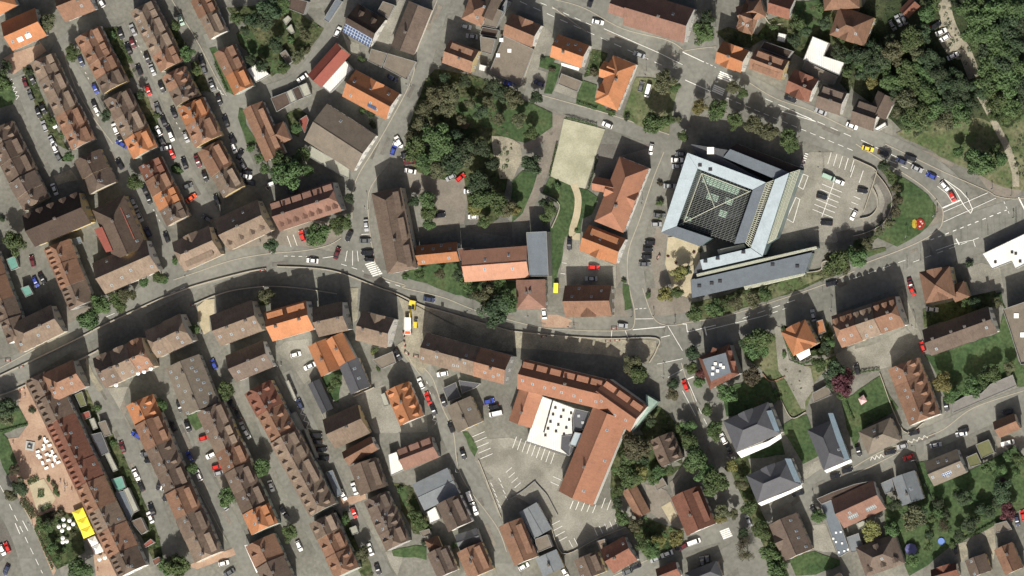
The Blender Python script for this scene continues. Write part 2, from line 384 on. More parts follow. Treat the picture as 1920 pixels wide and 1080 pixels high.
def terrace(t, P, Q, W, he, hr, cols, opts, phrase, hips='h', frm='north', wallc=None):
    n = len(cols); NBS = NB[0]; he, hr = steep(he, hr, W * .05, 'o')
    c, d, nn, L, Wm, rz = frame(t, P, Q, W, he); rng = random.Random(NBS * 13 + 5)
    cuts = [0] + [(i + rng.uniform(-.12, .12)) / n for i in range(1, n)] + [1]
    for i, co_ in enumerate(cols):
        NB[0] += 1
        u0, u1 = cuts[i] * L - L / 2, cuts[i + 1] * L - L / 2; Li = u1 - u0; ci = c + d * ((u0 + u1) / 2)
        root = bpy.data.objects.new('terraced_house', None); LINK(root); root.location = ci; root.rotation_euler = (0, 0, rz)
        rm = ROOF[co_][1]; wm = WALLC[rng.choice((0, 1, 2, 3, 4, 5))]
        hA = .4 if (i == 0 and hips in ('h', 'a')) else 0; hB = .4 if (i == n - 1 and hips in ('h', 'b')) else 0
        dh = rng.choice((0, .25, .6, -.35, -.1)) if n > 1 else 0; wv = rng.uniform(-.35, .35) if n > 1 else 0
        o_ = opts.replace('S11', rng.choice(('S11', 'S11', 'S11', 'S12', 'G12 R11'))).replace('K01', rng.choice(('K01', 'K21', 'K22 R02', 'K01 R01')))
        I = Matrix.Identity(4)
        a, cc, ze = gable_vol(root, I, Li - .02, Wm + wv, he + dh, hr + dh, rm, wm, hA, hB, oe=.3 if n == 1 else .02)
        windows(root, I, a, cc, ze, rz, (i == 0, i == n - 1), 6)
        details(root, I, Li, Wm + wv, he + dh, hr + dh, rm, wm, o_, rng)
        tag(root, f'{PALE[co_]}-roofed {ORD[i]} house from the {frm}, {phrase}', 'house', f'houses of {phrase}')
        k = (cuts[i] + cuts[i + 1]) / 2
        SPOTS.append((int(t[0]) * 320 + (P[0] + (Q[0] - P[0]) * k) / 4, int(t[1]) * 270 + (P[1] + (Q[1] - P[1]) * k) / 4, phrase))
mRim = mat('roof_edge_zinc', (.2, .2, .19), var=.1, rnd=0)
def flat(t, pts, h, col, phrase, cat='shed', name=None, parapet=.25, wall=2, z0=0, extras=None, wins=False):
    w = [Z(t, x, y, h) for x, y in pts]; c = sum(w, Vector()) / len(w); c.z = 0
    root = bpy.data.objects.new(name or cat.replace(' ', '_'), None); LINK(root); root.location = c
    P = [(p.x - c.x, p.y - c.y) for p in w]; Pi = shrink(P, .15)
    m = MB(); m.prism(Pi, z0, h - .2); m.build('wall', WALLC[wall], root)
    m = MB(); m.prism(P, h - .2, h); rm = ROOF[col][1]
    # raised rim
    Pn = shrink(P, .18); n = len(P)
    for k in range(n):
        a, b, a2, b2 = P[k], P[(k + 1) % n], Pn[k], Pn[(k + 1) % n]
        m.add([(*a, h), (*b, h), (*b2, h), (*a2, h), (*a, h + parapet), (*b, h + parapet), (*b2, h + parapet), (*a2, h + parapet)],
              [(0, 1, 5, 4), (4, 5, 6, 7), (2, 3, 7, 6)], 1)
    m.build('roof', [rm, mRim], root)
    tag(root, phrase, cat)
    cx = sum(p[0] for p in pts) / len(pts); cy = sum(p[1] for p in pts) / len(pts)
    SPOTS.append((int(t[0]) * 320 + cx / 4, int(t[1]) * 270 + cy / 4, phrase))
    return root, c
# ------------------------------------------------------------ the town: (tile, eave from, eave to, width, eave height, ridge height, ...)
TD = 'S11 K01 G01'
terrace('00', (225, 480), (535, 1130), 205, 6, 11, 'tttoo', TD + ' K11', 'the terrace below the top-left corner building')
terrace('00', (565, 290), (775, 705), 212, 6.3, 11.3, 'ooob', TD + ' R11', 'the terrace right of the top tree')
terrace('00', (780, 755), (1000, 1195), 210, 6.3, 11.3, 'btO', TD + ' K11', 'the terrace with a bright orange end')
terrace('00', (975, 90), (1200, 545), 205, 6.3, 11.3, 'ttto', TD, 'the tan terrace third from the left at the top')
terrace('00', (-115, 1010), (65, 1375), 240, 6.3, 12, 'bbb', TD, 'the brown terrace at the left edge', hips='')
terrace('01', (68, 305), (178, 505), 228, 7, 12, 'mb', 'R01 K11', 'the brown pair ending the left-edge terrace', hips='b')
terrace('01', (555, 130), (670, 380), 226, 7, 12, 'bm', 'R11 K11', 'the short brown terrace above the dark hall')
terrace('10', (150, 10), (290, 300), 160, 6, 11, 'ot', 'S11 K01', 'the short top terrace left of the green garden')
terrace('10', (325, 400), (475, 715), 172, 6.5, 11, 'oO', 'S11 R01', 'the orange pair beside the green lawn')
terrace('10', (-65, 580), (45, 800), 195, 6.5, 11.5, 'ob', TD, 'the pair above the bright orange pair')
terrace('10', (50, 820), (190, 1110), 221, 7, 12, 'Oo', TD + ' K11', 'the bright orange pair in the third street')
terrace('11', (205, 65), (395, 405), 190, 6.5, 11.5, 'ot', 'S11 K01', 'the terrace below the bright orange pair')
terrace('01', (1035, 175), (1250, 620), 198, 6.5, 11.8, 'roOb', 'S11 K01 K11', 'the terrace between the hall and the orange car')
terrace('01', (330, 790), (515, 1250), 212, 8, 13.5, 'oob', 'G04 K11', 'the dormered terrace left of the courtyard')
terrace('02', (-175, -220), (60, 420), 175, 8, 13, 'oobb', 'K01 G02', 'the dormered terrace at the left edge')
terrace('02', (185, 705), (885, 2180), 245, 9, 14.5, 'bbrrrotob', 'G04 K12 R11', 'the very long terrace beside the paved square')
terrace('02', (790, 752), (1155, 592), 245, 12.5, 18.5, 'bto', 'B11 K02 R02', 'the row with roof terraces above the pale yard', hips='h', frm='west')
terrace('02', (1180, 530), (1450, 400), 230, 12, 17.5, 'tt', 'K01 R01', 'the tan pair east of the roof-terrace row', frm='west')
terrace('02', (945, 885), (1460, 2065), 225, 8.7, 13.7, 'Oobbobt', 'S11 K02 R01', 'the terrace between the two lower left car streets')
terrace('12', (195, 940), (610, 1855), 222, 8.7, 13.7, 'btobbO', 'S11 K01 K11', 'the terrace right of the white-umbrella house')
terrace('12', (555, 795), (1045, 1720), 225, 9.3, 14.3, 'rottt', 'S11 G03 K12', 'the long dormered terrace below the middle square')
terrace('13', (1040, 690), (1230, 1100), 205, 9, 14, 'too', 'S11 G01 K11', 'the southern end of the long dormered terrace')
terrace('13', (560, 860), (720, 1200), 240, 8, 13, 'ob', 'K11 G01', 'the row with white canopies at the bottom')
terrace('22', (582, 550), (1222, 722), 220, 12, 17.7, 'tto', 'R11 K01 R02', 'the long row south of the construction site', frm='west', hips='')
terrace('11', (815, 655), (1285, 500), 230, 11, 16.5, 'pp', 'S13 G04 K21', 'the long pinkish row north of the main bend', frm='west', hips='b')
terrace('23', (165, 525), (335, 895), 202, 7.5, 12, 'mmb', TD + ' K11', 'the dark brown terrace left of the green courtyard')
terrace('42', (1195, 447), (1668, 287), 245, 12, 18, 'oto', 'G13 R02 K11', 'the orange row north of the pale car yard', frm='west')
terrace('52', (255, 612), (418, 1035), 255, 8.5, 13, 'ooo', 'G12 R02 K11', 'the dormered row west of the lawn block')
H = house
H('00', (95, 382), (352, 268), 230, 8, 12.5, 'O', 'R02', 'orange hip-roofed corner building with two skylights, top left corner', hips='', extra=[((-60, 150), (130, 40), 200, 8, 13, 'AB', 'R01')])
H('00', (490, 167), (720, 75), 250, 8, 13, 'o', 'R01 K01', 'large light-orange house at the top edge beside the trees', hips='')
H('01', (262, 772), (685, 592), 255, 12, 18, 'd', 'B15 K21', 'long dark-roofed hall with orange front strip', cat='town hall', name='town_house')
H('01', (690, 492), (860, 880), 270, 11, 16.5, 'b', 'K21 R12', 'brown building with two red metal roof strips', cat='building', hips='A')
H('01', (790, 1127), (1195, 950), 255, 11.5, 16.5, 't', 'R04 R12', 'tan building with a glazed end closing the courtyard', cat='building')
H('02', (150, 492), (480, 332), 230, 11, 16.5, 't', 'R03 K21', 'tan corner house north of the river street, glazed gable', hips='A')
H('02', (395, 860), (642, 745), 230, 12, 18, 'o', 'R03 K02', 'tall orange-brown corner house south of the river street', hips='A')
H('10', (540, 825), (712, 1215), 168, 6.5, 11.5, 'o', 'K21 S11', 'orange house with red-brown wing beside the pale barn', extra=[((740, 1120), (905, 1045), 150, 5.5, 9.5, 'B', '')])
H('11', (105, 957), (382, 832), 240, 10.5, 16, 't', 'S01 B11 K21', 'tan corner house by the main road, three gable windows', hips='a')
H('11', (435, 802), (757, 652), 260, 11.5, 17.2, 't', 'G04 R12 K21', 'tan house with four small dormers by the bend')
H('20', (5, 240), (215, 360), 245, 7, 12.5, 'd', 'G12 ', 'dark house whose south roof is covered with solar panels', wall=1)
H('20', (545, 415), (680, 75), 190, 5, 9.5, 'm', 'K11', 'long pinkish-brown hall beside the straight street', cat='hall', wall=1)
H('20', (5, 722), (335, 900), 225, 7, 12, 'O', 'R03 B11 R13', 'orange house with small solar panel beside the pale barn', wall=1)
H('10', (1130, 655), (1345, 412), 140, 5, 8, 'R', '', 'red metal roofed barn beside the white roof', cat='barn')
H('10', (1000, 1050), (1370, 1290), 325, 7, 12, 'c', 'R11', 'very large grey-brown hall left of the curved street', cat='hall', wall=1)
H('20', (1135, 155), (1212, -20), 120, 5, 9, 'm', '', 'small brown house at the top beside the grey ramp')
H('20', (1050, 202), (1118, 30), 165, 6, 10.5, 'o', 'R02 ', 'orange hipped house with roof windows at the top', hips='AB')
H('20', (755, 470), (970, 550), 182, 8, 13, 'o', 'S11 K01', 'tan house north of the park with pale east wall', wall=3)
H('30', (-70, 265), (150, 357), 182, 8, 13, 'o', 'B11', 'orange house left of the concrete drive, white gable', wall=1)
H('30', (285, 427), (520, 512), 182, 8, 13, 'O', 'R14 K01', 'orange house with four round roof windows, white gable', wall=1)
H('30', (790, 832), (930, 485), 187, 8, 13, 'O', 'B12 K01', 'orange villa with cross gables beside the gravel car park', hips='AB', wall=1, extra=[((650, 575), (800, 625), 125, 7.5, 12, '', '')])
H('30', (830, 187), (1290, 325), 270, 10, 15.5, 'p', 'R11 K11', 'large salmon-roofed block at the top beside the main road', cat='building', wall=1, hips='', extra=[((720, 95), (850, 140), 150, 8, 12, '', '')])
H('40', (395, 217), (520, 262), 235, 7, 12, 'o', 'R02 B01', 'complex orange villa with balcony at the top', hips='AB', extra=[((440, 185), (625, 125), 140, 7, 11, 'B', '')])
H('40', (632, 97), (795, 147), 160, 5.5, 9.5, 'r', '', 'reddish house above the white garden pavilion')
H('40', (240, 470), (435, 546), 175, 10.5, 15.5, 'O', 'B11 B01 K21', 'bright orange house beside the zebra crossing', wall=1)
H('40', (495, 515), (740, 605), 162, 8.5, 13, 'o', 'S11 S01 K11', 'orange-tan house with broad dormers beside the crossing house', wall=3)
H('40', (765, 690), (945, 770), 188, 8, 12.5, 'r', 'B11 B01 K11', 'red-brown house above the parked dark car on the main road')
H('40', (995, 805), (1177, 867), 182, 8.5, 13, 'm', 'S11 K21', 'brown house with white gable on the main road', wall=1)
H('40', (1100, 260), (1365, 350), 230, 8, 13, 'o', 'R02 B01', 'orange L-shaped villa below the top edge by the wood', hips='AB', wall=3, extra=[((1060, 80), (1330, 60), 180, 8, 13, 'AB', 'B11')])
H('50', (410, 140), (502, 45), 95, 3, 5.5, 'r', '', 'small reddish hut by the three parked cars in the wood', cat='shed')
H('50', (-25, 925), (150, 985), 195, 8, 12, 'm', 'S11 R11', 'dark brown house by the wood with glazed porch', extra=[((240, 900), (315, 742), 145, 7, 11, '', '')])
H('21', (225, 370), (345, 977), 232, 11, 17, 'b', 'S13 K11', 'long brown-roofed granary hall beside the crossroads', cat='hall', hips='AB', k=.65, wall=0)
H('21', (575, 910), (885, 880), 148, 7, 11, 'O', 'R14 R02', 'bright orange connecting wing beside the granary hall', cat='building')
H('21', (925, 1037), (1410, 1000), 238, 10, 14, 'P', 'R02 R12', 'broad salmon-roofed school block in the middle', cat='building', wall=1)
H('32', (30, -60), (35, 160), 222, 7, 12, 'p', 'K11 K01', 'pink hip-roofed pavilion by the road below the school', hips='B', cat='building', name='pavilion')
H('31', (835, 667), (1027, 182), 240, 9, 14, 'u', 'K01 B01 B11', 'long orange hip-roofed house beside the bending street', hips='AB', wall=1, extra=[((600, 345), (790, 385), 105, 7, 11, '', '')])
H('31', (505, 798), (780, 905), 207, 8, 13, 'O', 'R13 B01 S11', 'orange house with cross gable above the car park', wall=1)
H('32', (400, 217), (750, 212), 235, 8, 13, 'o', 'B01 R14', 'wide orange house with central triangular gable by the road')
H('42', (830, 512), (1012, 417), 205, 11, 16, 'O', 'B11 B01', 'small orange hip-roofed villa ringed by a hedge', hips='AB', wall=3)
H('52', (585, 510), (1082, 332), 207, 11, 15, 'm', 'K14 R02', 'long grey-brown apartment block with chimneys along its roof', cat='apartment block')
H('52', (540, 117), (770, 70), 240, 12.5, 18.5, 'o', 'B11 B01 R01', 'orange villa with many gables by the large junction', hips='AB', wall=3, extra=[((765, 108), (875, 65), 130, 7, 11, 'B', '')])
H('53', (112, 172), (355, 65), 190, 7, 11, 'c', 'K01 R11', 'grey-brown hip-roofed house above the zigzag markings', hips='AB')
H('43', (400, 152), (738, 10), 255, 11, 16, 'k', 'B11', 'slate hip-roofed villa with a long white roof cover', hips='AB', wall=1)
H('43', (560, 532), (888, 395), 222, 10, 15, 'k', 'B11', 'slate hip-roofed villa with a white-framed solar strip', hips='AB', wall=1)
H('42', (935, 1065), (1060, 1370), 205, 10, 15, 'k', 'R11', 'slate hip-roofed villa right of the dark lawn', hips='AB', wall=1)
H('43', (645, 697), (765, 970), 230, 8, 13, 'm', 'B01 R14', 'brown house with cross gable near the bottom crossing')
H('33', (1190, 492), (1312, 780), 237, 8, 12.5, 'r', 'S11 K01', 'large red-brown house beside the zebra crossing')
H('33', (1030, 70), (1115, 268), 188, 6.5, 11, 'b', 'G02 G13', 'brown house with five little dormers behind the big trees')
H('33', (825, 450), (935, 655), 120, 3.5, 6, 'o', '', 'long low orange-brown garage hall among trees', cat='garage')
H('32', (38, 757), (650, 907), 230, 12, 17.8, 'u', 'S16 R08 K11', 'large ring-shaped orange school around a white roof', cat='school', name='school', wall=1, hips='', extra=[((585, 868), (885, 1080), 235, 12, 17.8, '', 'S13 R04'), ((605, 1632), (868, 995), 282, 10, 15.5, '', 'R03 K11'), ((145, 1052), (228, 805), 182, 6, 10, '', 'K21')])
H('22', (105, 392), (342, 452), 228, 12, 17.5, 't', 'K02 B11', 'tan house with white gable beside the construction site', wall=1)
H('22', (330, 775), (440, 1035), 197, 6.5, 11, 'O', 'G03 G14 K21', 'bright orange house with rows of little dormers')
H('12', (1030, 722), (1135, 945), 95, 3.5, 6, 'k', '', 'long black-roofed shed right of the zigzag line', cat='shed')
H('22', (-20, 580), (72, 800), 160, 6, 9, 'k', 'R12', 'black-roofed workshop beside the small green yard', cat='workshop')
H('12', (1030, 440), (1130, 667), 165, 6.5, 10.5, 'O', 'K01', 'orange house beside the two parked white cars', extra=[((1165, 395), (1265, 590), 140, 7.5, 12, '', 'K01')])
H('12', (765, 402), (1078, 312), 230, 12, 17.5, 'O', 'K02 S12', 'vivid orange-roofed house above the white cars')
H('12', (1110, 368), (1335, 318), 225, 12, 17.5, 't', 'K02', 'tan house attached to the vivid orange house')
H('12', (375, 437), (692, 320), 245, 12, 18, 't', 'R04 K02', 'tan house with glass gable beside the narrow dusty lane')
H('12', (490, 707), (772, 590), 215, 9, 14.5, 'm', 'R03 K21', 'brown house with three roof windows above the tree')
H('12', (-40, 600), (105, 962), 280, 8, 13, 'c', 'R06 R18 K02', 'big dark block with many roof windows', cat='building')
H('13', (1235, 127), (1498, 8), 240, 6.5, 11, 't', 'K01', 'peach-roofed house above the striped parking bays')
H('23', (58, 252), (278, 130), 115, 6.5, 10, 'o', '', 'narrow tan cross wing below the peach-roofed house')
H('23', (62, 262), (142, 480), 215, 7.5, 12, 'b', 'R01 S11', 'brown house with roof balcony by the paved crossing')
H('23', (475, 290), (735, 190), 172, 7, 11, 'p', 'S13', 'pink-roofed house joined to a white flat roof')
H('23', (622, 590), (887, 465), 218, 6, 6.7, 'S', '', 'grey slate-roofed hall with a dark triangular shadow', cat='hall')
H('23', (710, 547), (805, 752), 195, 9, 14, 'm', 'S11 K01', 'tall brown house beside the two white parked vans', hips='')
H('23', (625, 815), (662, 905), 105, 5, 8, 'o', '', 'tiny hipped orange house beside the garden', hips='AB')
H('23', (890, 887), (1055, 832), 120, 5, 6.8, 'k', '', 'striped dark metal-roofed shop', cat='shop')
H('23', (865, 907), (957, 1112), 205, 7.5, 12, 'o', 'S11 K01 K11', 'orange-tan house near the bottom of the diagonal street')
H('23', (640, 914), (722, 1100), 170, 7, 11.5, 'm', 'S11 K01', 'brown house at the bottom beside the small lawn')
H('23', (1180, 712), (1300, 1005), 190, 8, 13, 'o', 'S11 K01', 'large orange house left of the metal roofs')
H('33', (52, 604), (165, 803), 155, 5, 5.6, 'S', '', 'ribbed pale metal-roofed workshop', cat='workshop')
H('33', (175, 950), (235, 1085), 175, 5, 5.9, 'S', 'K01', 'blue-grey metal-roofed workshop at the bottom', cat='workshop')
H('33', (465, 965), (530, 1120), 190, 8, 13, 'b', 'S11 R02', 'brown gabled house with a pointed shadow, bottom edge')
H('33', (762, 1062), (942, 962), 208, 7.5, 12, 'r', 'R12 K01', 'red-brown house beside the bottom street corner')
H('33', (1120, 1140), (1270, 1080), 120, 7, 10, 'r', '', 'reddish house cut by the bottom edge')
H('43', (1210, 722), (1525, 578), 235, 7, 11, 'p', 'R02', 'brick-roofed block with large glass roof lights', cat='building')
H('43', (60, 1180), (300, 1085), 130, 6, 9.5, 'k', '', 'grey pyramid-roofed house at the bottom edge', hips='AB')
H('43', (1050, 1130), (1120, 1250), 150, 6, 10, 'm', '', 'brown house at the bottom edge by two white cars')
H('53', (290, 345), (362, 557), 180, 7, 10.5, 'S', 'K01 R11', 'blue-grey roofed house beside the pointed shadow')
H('53', (605, 407), (852, 305), 193, 7, 11, 'c', 'R03 R12', 'grey house with small solar panels and roof windows', wall=1)
H('53', (1095, 45), (1255, -22), 130, 6, 10, 'o', '', 'orange house at the right edge by the white camper')
H('53', (95, 1090), (388, 985), 235, 7, 12, 'm', 'G03 G11 R01', 'brown hip-roofed house by the blue garden tent', hips='AB')
H('53', (835, 966), (882, 1095), 165, 6.5, 11, 'm', 'R02', 'brown house by the black car on the garden drive')
H('53', (1055, 886), (1140, 1076), 150, 6.5, 11, 'o', 'K11', 'orange house in the bottom right corner')
H('53', (610, 1140), (800, 1085), 110, 6, 10, 'r', 'B11', 'red house cut by the bottom edge under the gardens')
H('22', (785, 895), (872, 1087), 208, 6.5, 9.5, 'c', 'K01 R11', 'broad flat-pitched brown building above the parking fan', cat='building')
H('50', (35, 600), (110, 520), 50, 2.6, 4, 'm', '', 'tiny hut hidden under the dark trees', cat='shed')
F = flat
F('10', [(1135, 650), (1310, 455), (1365, 520), (1195, 700)], 4.5, 'w', 'white flat roof beside the red metal barn', 'barn')
F('11', [(1042, 8), (1280, 145), (1340, 180), (1338, 262), (1270, 232), (1025, 90)], 4, 's', 'pale lean-to annex below the huge hall', 'annex')
F('10', [(960, 900), (1020, 862), (1036, 900), (1005, 1000)], 3, 'R', 'small triangular red roof beside the huge hall', 'shed')
F('10', [(750, 735), (865, 690), (900, 778), (795, 840)], 3, 'd', 'dark garage at the west end of the garage row', 'garage')
F('10', [(868, 689), (905, 670), (945, 757), (903, 777)], 3, 's', 'pale narrow garage second in the garage row', 'garage')
F('10', [(908, 669), (960, 645), (1000, 732), (948, 756)], 3, 'd', 'dark garage third in the garage row', 'garage')
F('10', [(963, 644), (1020, 620), (1055, 710), (1003, 732)], 3, 's', 'pale garage at the east end of the garage row', 'garage')
F('10', [(820, 400), (862, 372), (918, 460), (880, 488)], 2.8, 'c', 'small grey shed at the garden edge', 'shed')
F('10', [(840, 150), (880, 115), (905, 140), (865, 190)], 2.4, 's', 'small pale shed in the big allotment', 'shed')
F('10', [(865, 215), (905, 180), (930, 240), (905, 255)], 2.2, 's', 'small pale greenhouse below the allotment shed', 'greenhouse')
F('10', [(570, 520), (650, 475), (745, 560), (640, 620)], 3, 'w', 'walled roof terrace with white frame by the orange pair', 'annex')
F('20', [(195, 455), (225, 365), (345, 400), (302, 508)], 3.5, 'c', 'grey flat roof beside the solar-panelled house', 'garage')
F('20', [(312, 505), (350, 400), (560, 462), (490, 600)], 3.8, 'c', 'larger brown flat roof below the long hall', 'garage')
F('20', [(270, 85), (312, 8), (405, 40), (352, 140)], 4, 'c', 'gravelly flat roof at the top beside the hall', 'garage')
F('20', [(1150, 150), (1188, 158), (1275, 15), (1235, 0)], 3, 'S', 'row of blue-grey garages at the top edge', 'garage')
F('10', [(1145, 145), (1185, 170), (1290, 10), (1240, -10)], 3, 'D', 'sloping blue-grey garage roof behind the white wall', 'garage')
F('10', [(868, 60), (900, -20), (1030, 10), (1000, 112)], 6, 'd', 'dark flat-roofed house at the top by the garden', 'house')
F('20', [(1060, 190), (1117, 47), (1215, 85), (1162, 213)], 5, 'c', 'brown flat roof beside the hipped orange house', 'annex')
F('20', [(1038, 258), (1058, 202), (1182, 225), (1165, 278)], 3, 'd', 'dark flat roof standing for courtyard shade between two houses', 'garage')  # no garage: courtyard shade put in as a low dark-coloured roof
F('20', [(1040, 272), (1155, 292), (1128, 412), (1048, 388)], 5, 'c', 'grey flat annex right of the tan park house', 'annex')
F('20', [(1035, 480), (1090, 495), (1080, 545), (1030, 533)], 3.5, 'w', 'white terrace roof on the park house yard', 'annex')
F('30', [(-170, 540), (-60, 268), (165, 370), (62, 642)], 3, 'c', 'large gritty concrete flat roof with three skylights', 'garage')
F('30', [(370, 550), (525, 610), (490, 690), (345, 630)], 2.8, 'c', 'three-bay grey garage between two lawns', 'garage')
F('40', [(612, 310), (825, 382), (788, 440), (580, 360)], 6.5, 'd', 'dark roof terrace behind the broad-dormered house', 'annex')
F('40', [(975, 272), (1098, 322), (1060, 420), (1215, 470), (1175, 565), (1050, 512), (905, 448)], 5, 'w', 'L-shaped brilliant white flat roof', 'hall')
F('40', [(720, 245), (780, 258), (765, 320), (705, 305)], 2.8, 'w', 'square white garden pavilion', 'pavilion')
F('40', [(895, 520), (915, 455), (1045, 520), (1160, 570), (1130, 635), (1010, 590)], 4, 'c', 'grey flat roof in front of the white roof', 'annex')
F('50', [(150, 970), (240, 915), (250, 945), (180, 985)], 4.5, 'w', 'white bay roof at the east end of the house by the wood', 'annex')
F('51', [(965, 825), (1290, 670), (1290, 900), (1215, 940), (1188, 882), (1040, 940)], 6, 'w', 'pale concrete flat-roofed building at the right edge', 'hall', wall=2)
F('52', [(1120, 160), (1340, 85), (1400, 560), (1258, 575), (1205, 415), (1180, 330), (1140, 215)], 12, 'c', 'modern flat-roofed block with white parapets, right edge', 'apartment block', parapet=.8, wall=1)
F('52', [(735, 870), (840, 810), (960, 790), (1030, 720), (1195, 650), (1225, 735), (745, 940)], 2.6, 'g', 'long grey-green garage roof along the right street', 'garage')
F('31', [(107, 662), (260, 655), (275, 992), (132, 992)], 10, 'D', 'dark blue-grey flat wing east of the salmon block', 'annex')
F('21', [(872, 785), (970, 778), (990, 868), (892, 872)], 8, 'r', 'small reddish link between orange wing and salmon block', 'annex')
F('22', [(232, 540), (385, 475), (412, 558), (302, 608)], 3.5, 'c', 'square grey-brown garage roof by the white gable', 'garage')
F('22', [(760, 752), (860, 706), (895, 820), (800, 852)], 3, 'k', 'framed black flat roof by the diagonal street', 'garage')
F('22', [(880, 692), (1045, 716), (1000, 752), (905, 792)], 3, 'k', 'dark grey strip roof behind the long row', 'garage')
F('22', [(290, 800), (325, 785), (360, 880), (320, 892)], 2.5, 's', 'pale slab roof beside the dormered orange house', 'garage')
F('12', [(862, 702), (885, 690), (945, 830), (925, 842)], 2.5, 's', 'cream strip roof beside the zigzag line', 'shed')
F('12', [(895, 945), (935, 925), (1000, 1060), (960, 1080)], 3, 's', 'second cream strip roof behind the dormered terrace', 'shed')
F('32', [(228, 812), (475, 905), (450, 975), (455, 1085), (430, 1262), (105, 1155), (135, 1060)], 5, 'w', 'large white flat roof dotted with skylights', 'hall')
F('32', [(478, 905), (582, 930), (552, 1060), (462, 1082), (455, 970)], 5.3, 'k', 'dark grey roof between white roof and orange wing', 'annex')
F('33', [(430, 100), (470, 0), (582, 20), (548, 130)], 7, 'L', 'pale blue glass-roofed stair pavilion', 'pavilion')
F('33', [(365, 125), (372, 30), (455, 20), (430, 100), (470, 120), (430, 182)], 5.2, 'k', 'small dark roof beside the glass stair pavilion', 'annex')
F('03', [(680, 20), (760, 0), (820, 150), (762, 180)], 4, 'k', 'slate-covered annex behind the very long terrace', 'annex')
F('03', [(787, 170), (820, 152), (885, 285), (850, 300)], 3, 's', 'narrow pale roof behind the very long terrace', 'shed')
F('03', [(835, 355), (915, 330), (945, 420), (878, 450)], 4, 'G', 'square teal glass roof behind the very long terrace', 'conservatory')
F('03', [(862, 455), (932, 440), (1000, 610), (970, 672)], 4.2, 'D', 'blue-grey metal roof below the teal glass roof', 'annex')
F('03', [(925, 435), (960, 415), (1040, 588), (1003, 610)], 4.5, 's', 'cream strip roof beside the blue-grey metal roof', 'annex')
F('03', [(982, 670), (1058, 640), (1105, 742), (1062, 770)], 5, 'b', 'brown flat annex behind the very long terrace', 'annex')
F('03', [(1070, 850), (1130, 800), (1160, 828), (1090, 870)], 4, 'R', 'small red roof in the yards at lower left', 'shed')
F('03', [(1140, 960), (1192, 935), (1212, 968), (1160, 1005)], 4, 'r', 'small brown-red roof below the small red roof', 'shed')
F('02', [(608, 942), (668, 920), (682, 968), (628, 992)], 3, 'R', 'little red shed roof in the yard', 'shed')
F('02', [(668, 985), (705, 972), (735, 1050), (700, 1065)], 3, 's', 'pale shed roof below the little red one', 'shed')
F('01', [(45, 865), (110, 838), (142, 925), (85, 952)], 4, 'G', 'teal glass conservatory near the left edge', 'conservatory')
F('02', [(155, 0), (215, -20), (250, 45), (192, 70)], 4, 'G', 'paler teal glass roof below the conservatory', 'conservatory')
F('01', [(535, 715), (600, 695), (620, 740), (560, 762)], 3, 'D', 'small blue-grey roof inside the courtyard', 'shed')
F('01', [(685, 915), (850, 835), (870, 870), (705, 950)], 4, 'c', 'grey gallery roof on the courtyard south side', 'annex')
F('23', [(350, 170), (415, 148), (470, 285), (372, 330)], 4, 'w', 'white flat roof joined to the pink-roofed house', 'annex')
F('23', [(640, 600), (705, 560), (745, 655), (665, 690)], 3, 'w', 'white terrace behind the tall brown house', 'annex')
F('23', [(585, 745), (660, 725), (672, 770), (610, 790)], 2.8, 'c', 'grey shed in the long green courtyard', 'shed')
F('33', [(172, 803), (265, 768), (302, 860), (192, 905)], 5.5, 'c', 'flat brown roof with chimney below the ribbed workshop', 'workshop')
F('33', [(632, 820), (698, 800), (700, 900), (672, 915)], 5, 't', 'small tan walled roof between two bottom houses', 'annex')
F('33', [(1070, 400), (1130, 340), (1165, 400), (1085, 440)], 2.8, 'c', 'two-bay garage by the brown drive', 'garage')
F('43', [(1035, 545), (1120, 510), (1255, 890), (1172, 940)], 4, 'D', 'ribbed grey roof with light domes', 'workshop')
F('43', [(1005, 500), (1120, 450), (1290, 390), (1420, 365), (1430, 385), (1120, 510), (1040, 542)], 5, 'd', 'dark flat strip north of the brick-roofed block', 'annex')
F('43', [(1230, 790), (1320, 757), (1355, 890), (1262, 905)], 4, 'S', 'plain grey roof below the ribbed grey roof', 'garage')
F('53', [(205, 385), (290, 347), (308, 437), (240, 468)], 4, 'S', 'light grey annex left of the blue-grey roof', 'annex')
F('53', [(917, 95), (1015, 55), (1060, 155), (962, 200)], 3.5, 'q', 'upper moss-covered flat roof', 'garage')
F('53', [(847, 190), (925, 155), (967, 240), (872, 265)], 3.4, 'q', 'lower moss-covered flat roof', 'garage')
F('53', [(1060, 690), (1150, 665), (1192, 730), (1065, 760)], 3, 'c', 'grey shed with a pointed shadow, bottom right', 'shed')
F('53', [(20, 690), (85, 660), (95, 700), (40, 730)], 3, 's', 'small pale glasshouse below the brick-roofed block', 'greenhouse')
F('42', [(1000, 250), (1050, 235), (1075, 330), (1018, 350)], 3.5, 'O', 'small orange terrace roof by the hedged villa', 'annex')
F('42', [(970, 790), (1085, 728), (1120, 800), (985, 860)], 3, 'c', 'grey carport roof north of the slate villa', 'carport')
F('02', [(560, 800), (615, 775), (650, 880), (605, 895)], 3, 'q', 'moss-covered flat roof beside the tall corner house', 'annex')
F('03', [(735, -70), (790, -90), (835, 20), (785, 40)], 3.2, 'c', 'grey garage roof above the slate-covered annex', 'garage')
F('03', [(900, 480), (925, 470), (935, 500), (910, 510)], 2.6, 'c', 'tiny grey shed beside the blue-grey metal roof', 'shed')
F('13', [(1000, -20), (1020, -30), (1110, 190), (1088, 200)], 2.8, 's', 'long cream strip roof beside the parked black cars', 'shed')
F('13', [(1165, 300), (1215, 285), (1290, 470), (1245, 490)], 3, 'D', 'blue-grey strip roof east of the dormered terrace', 'annex')
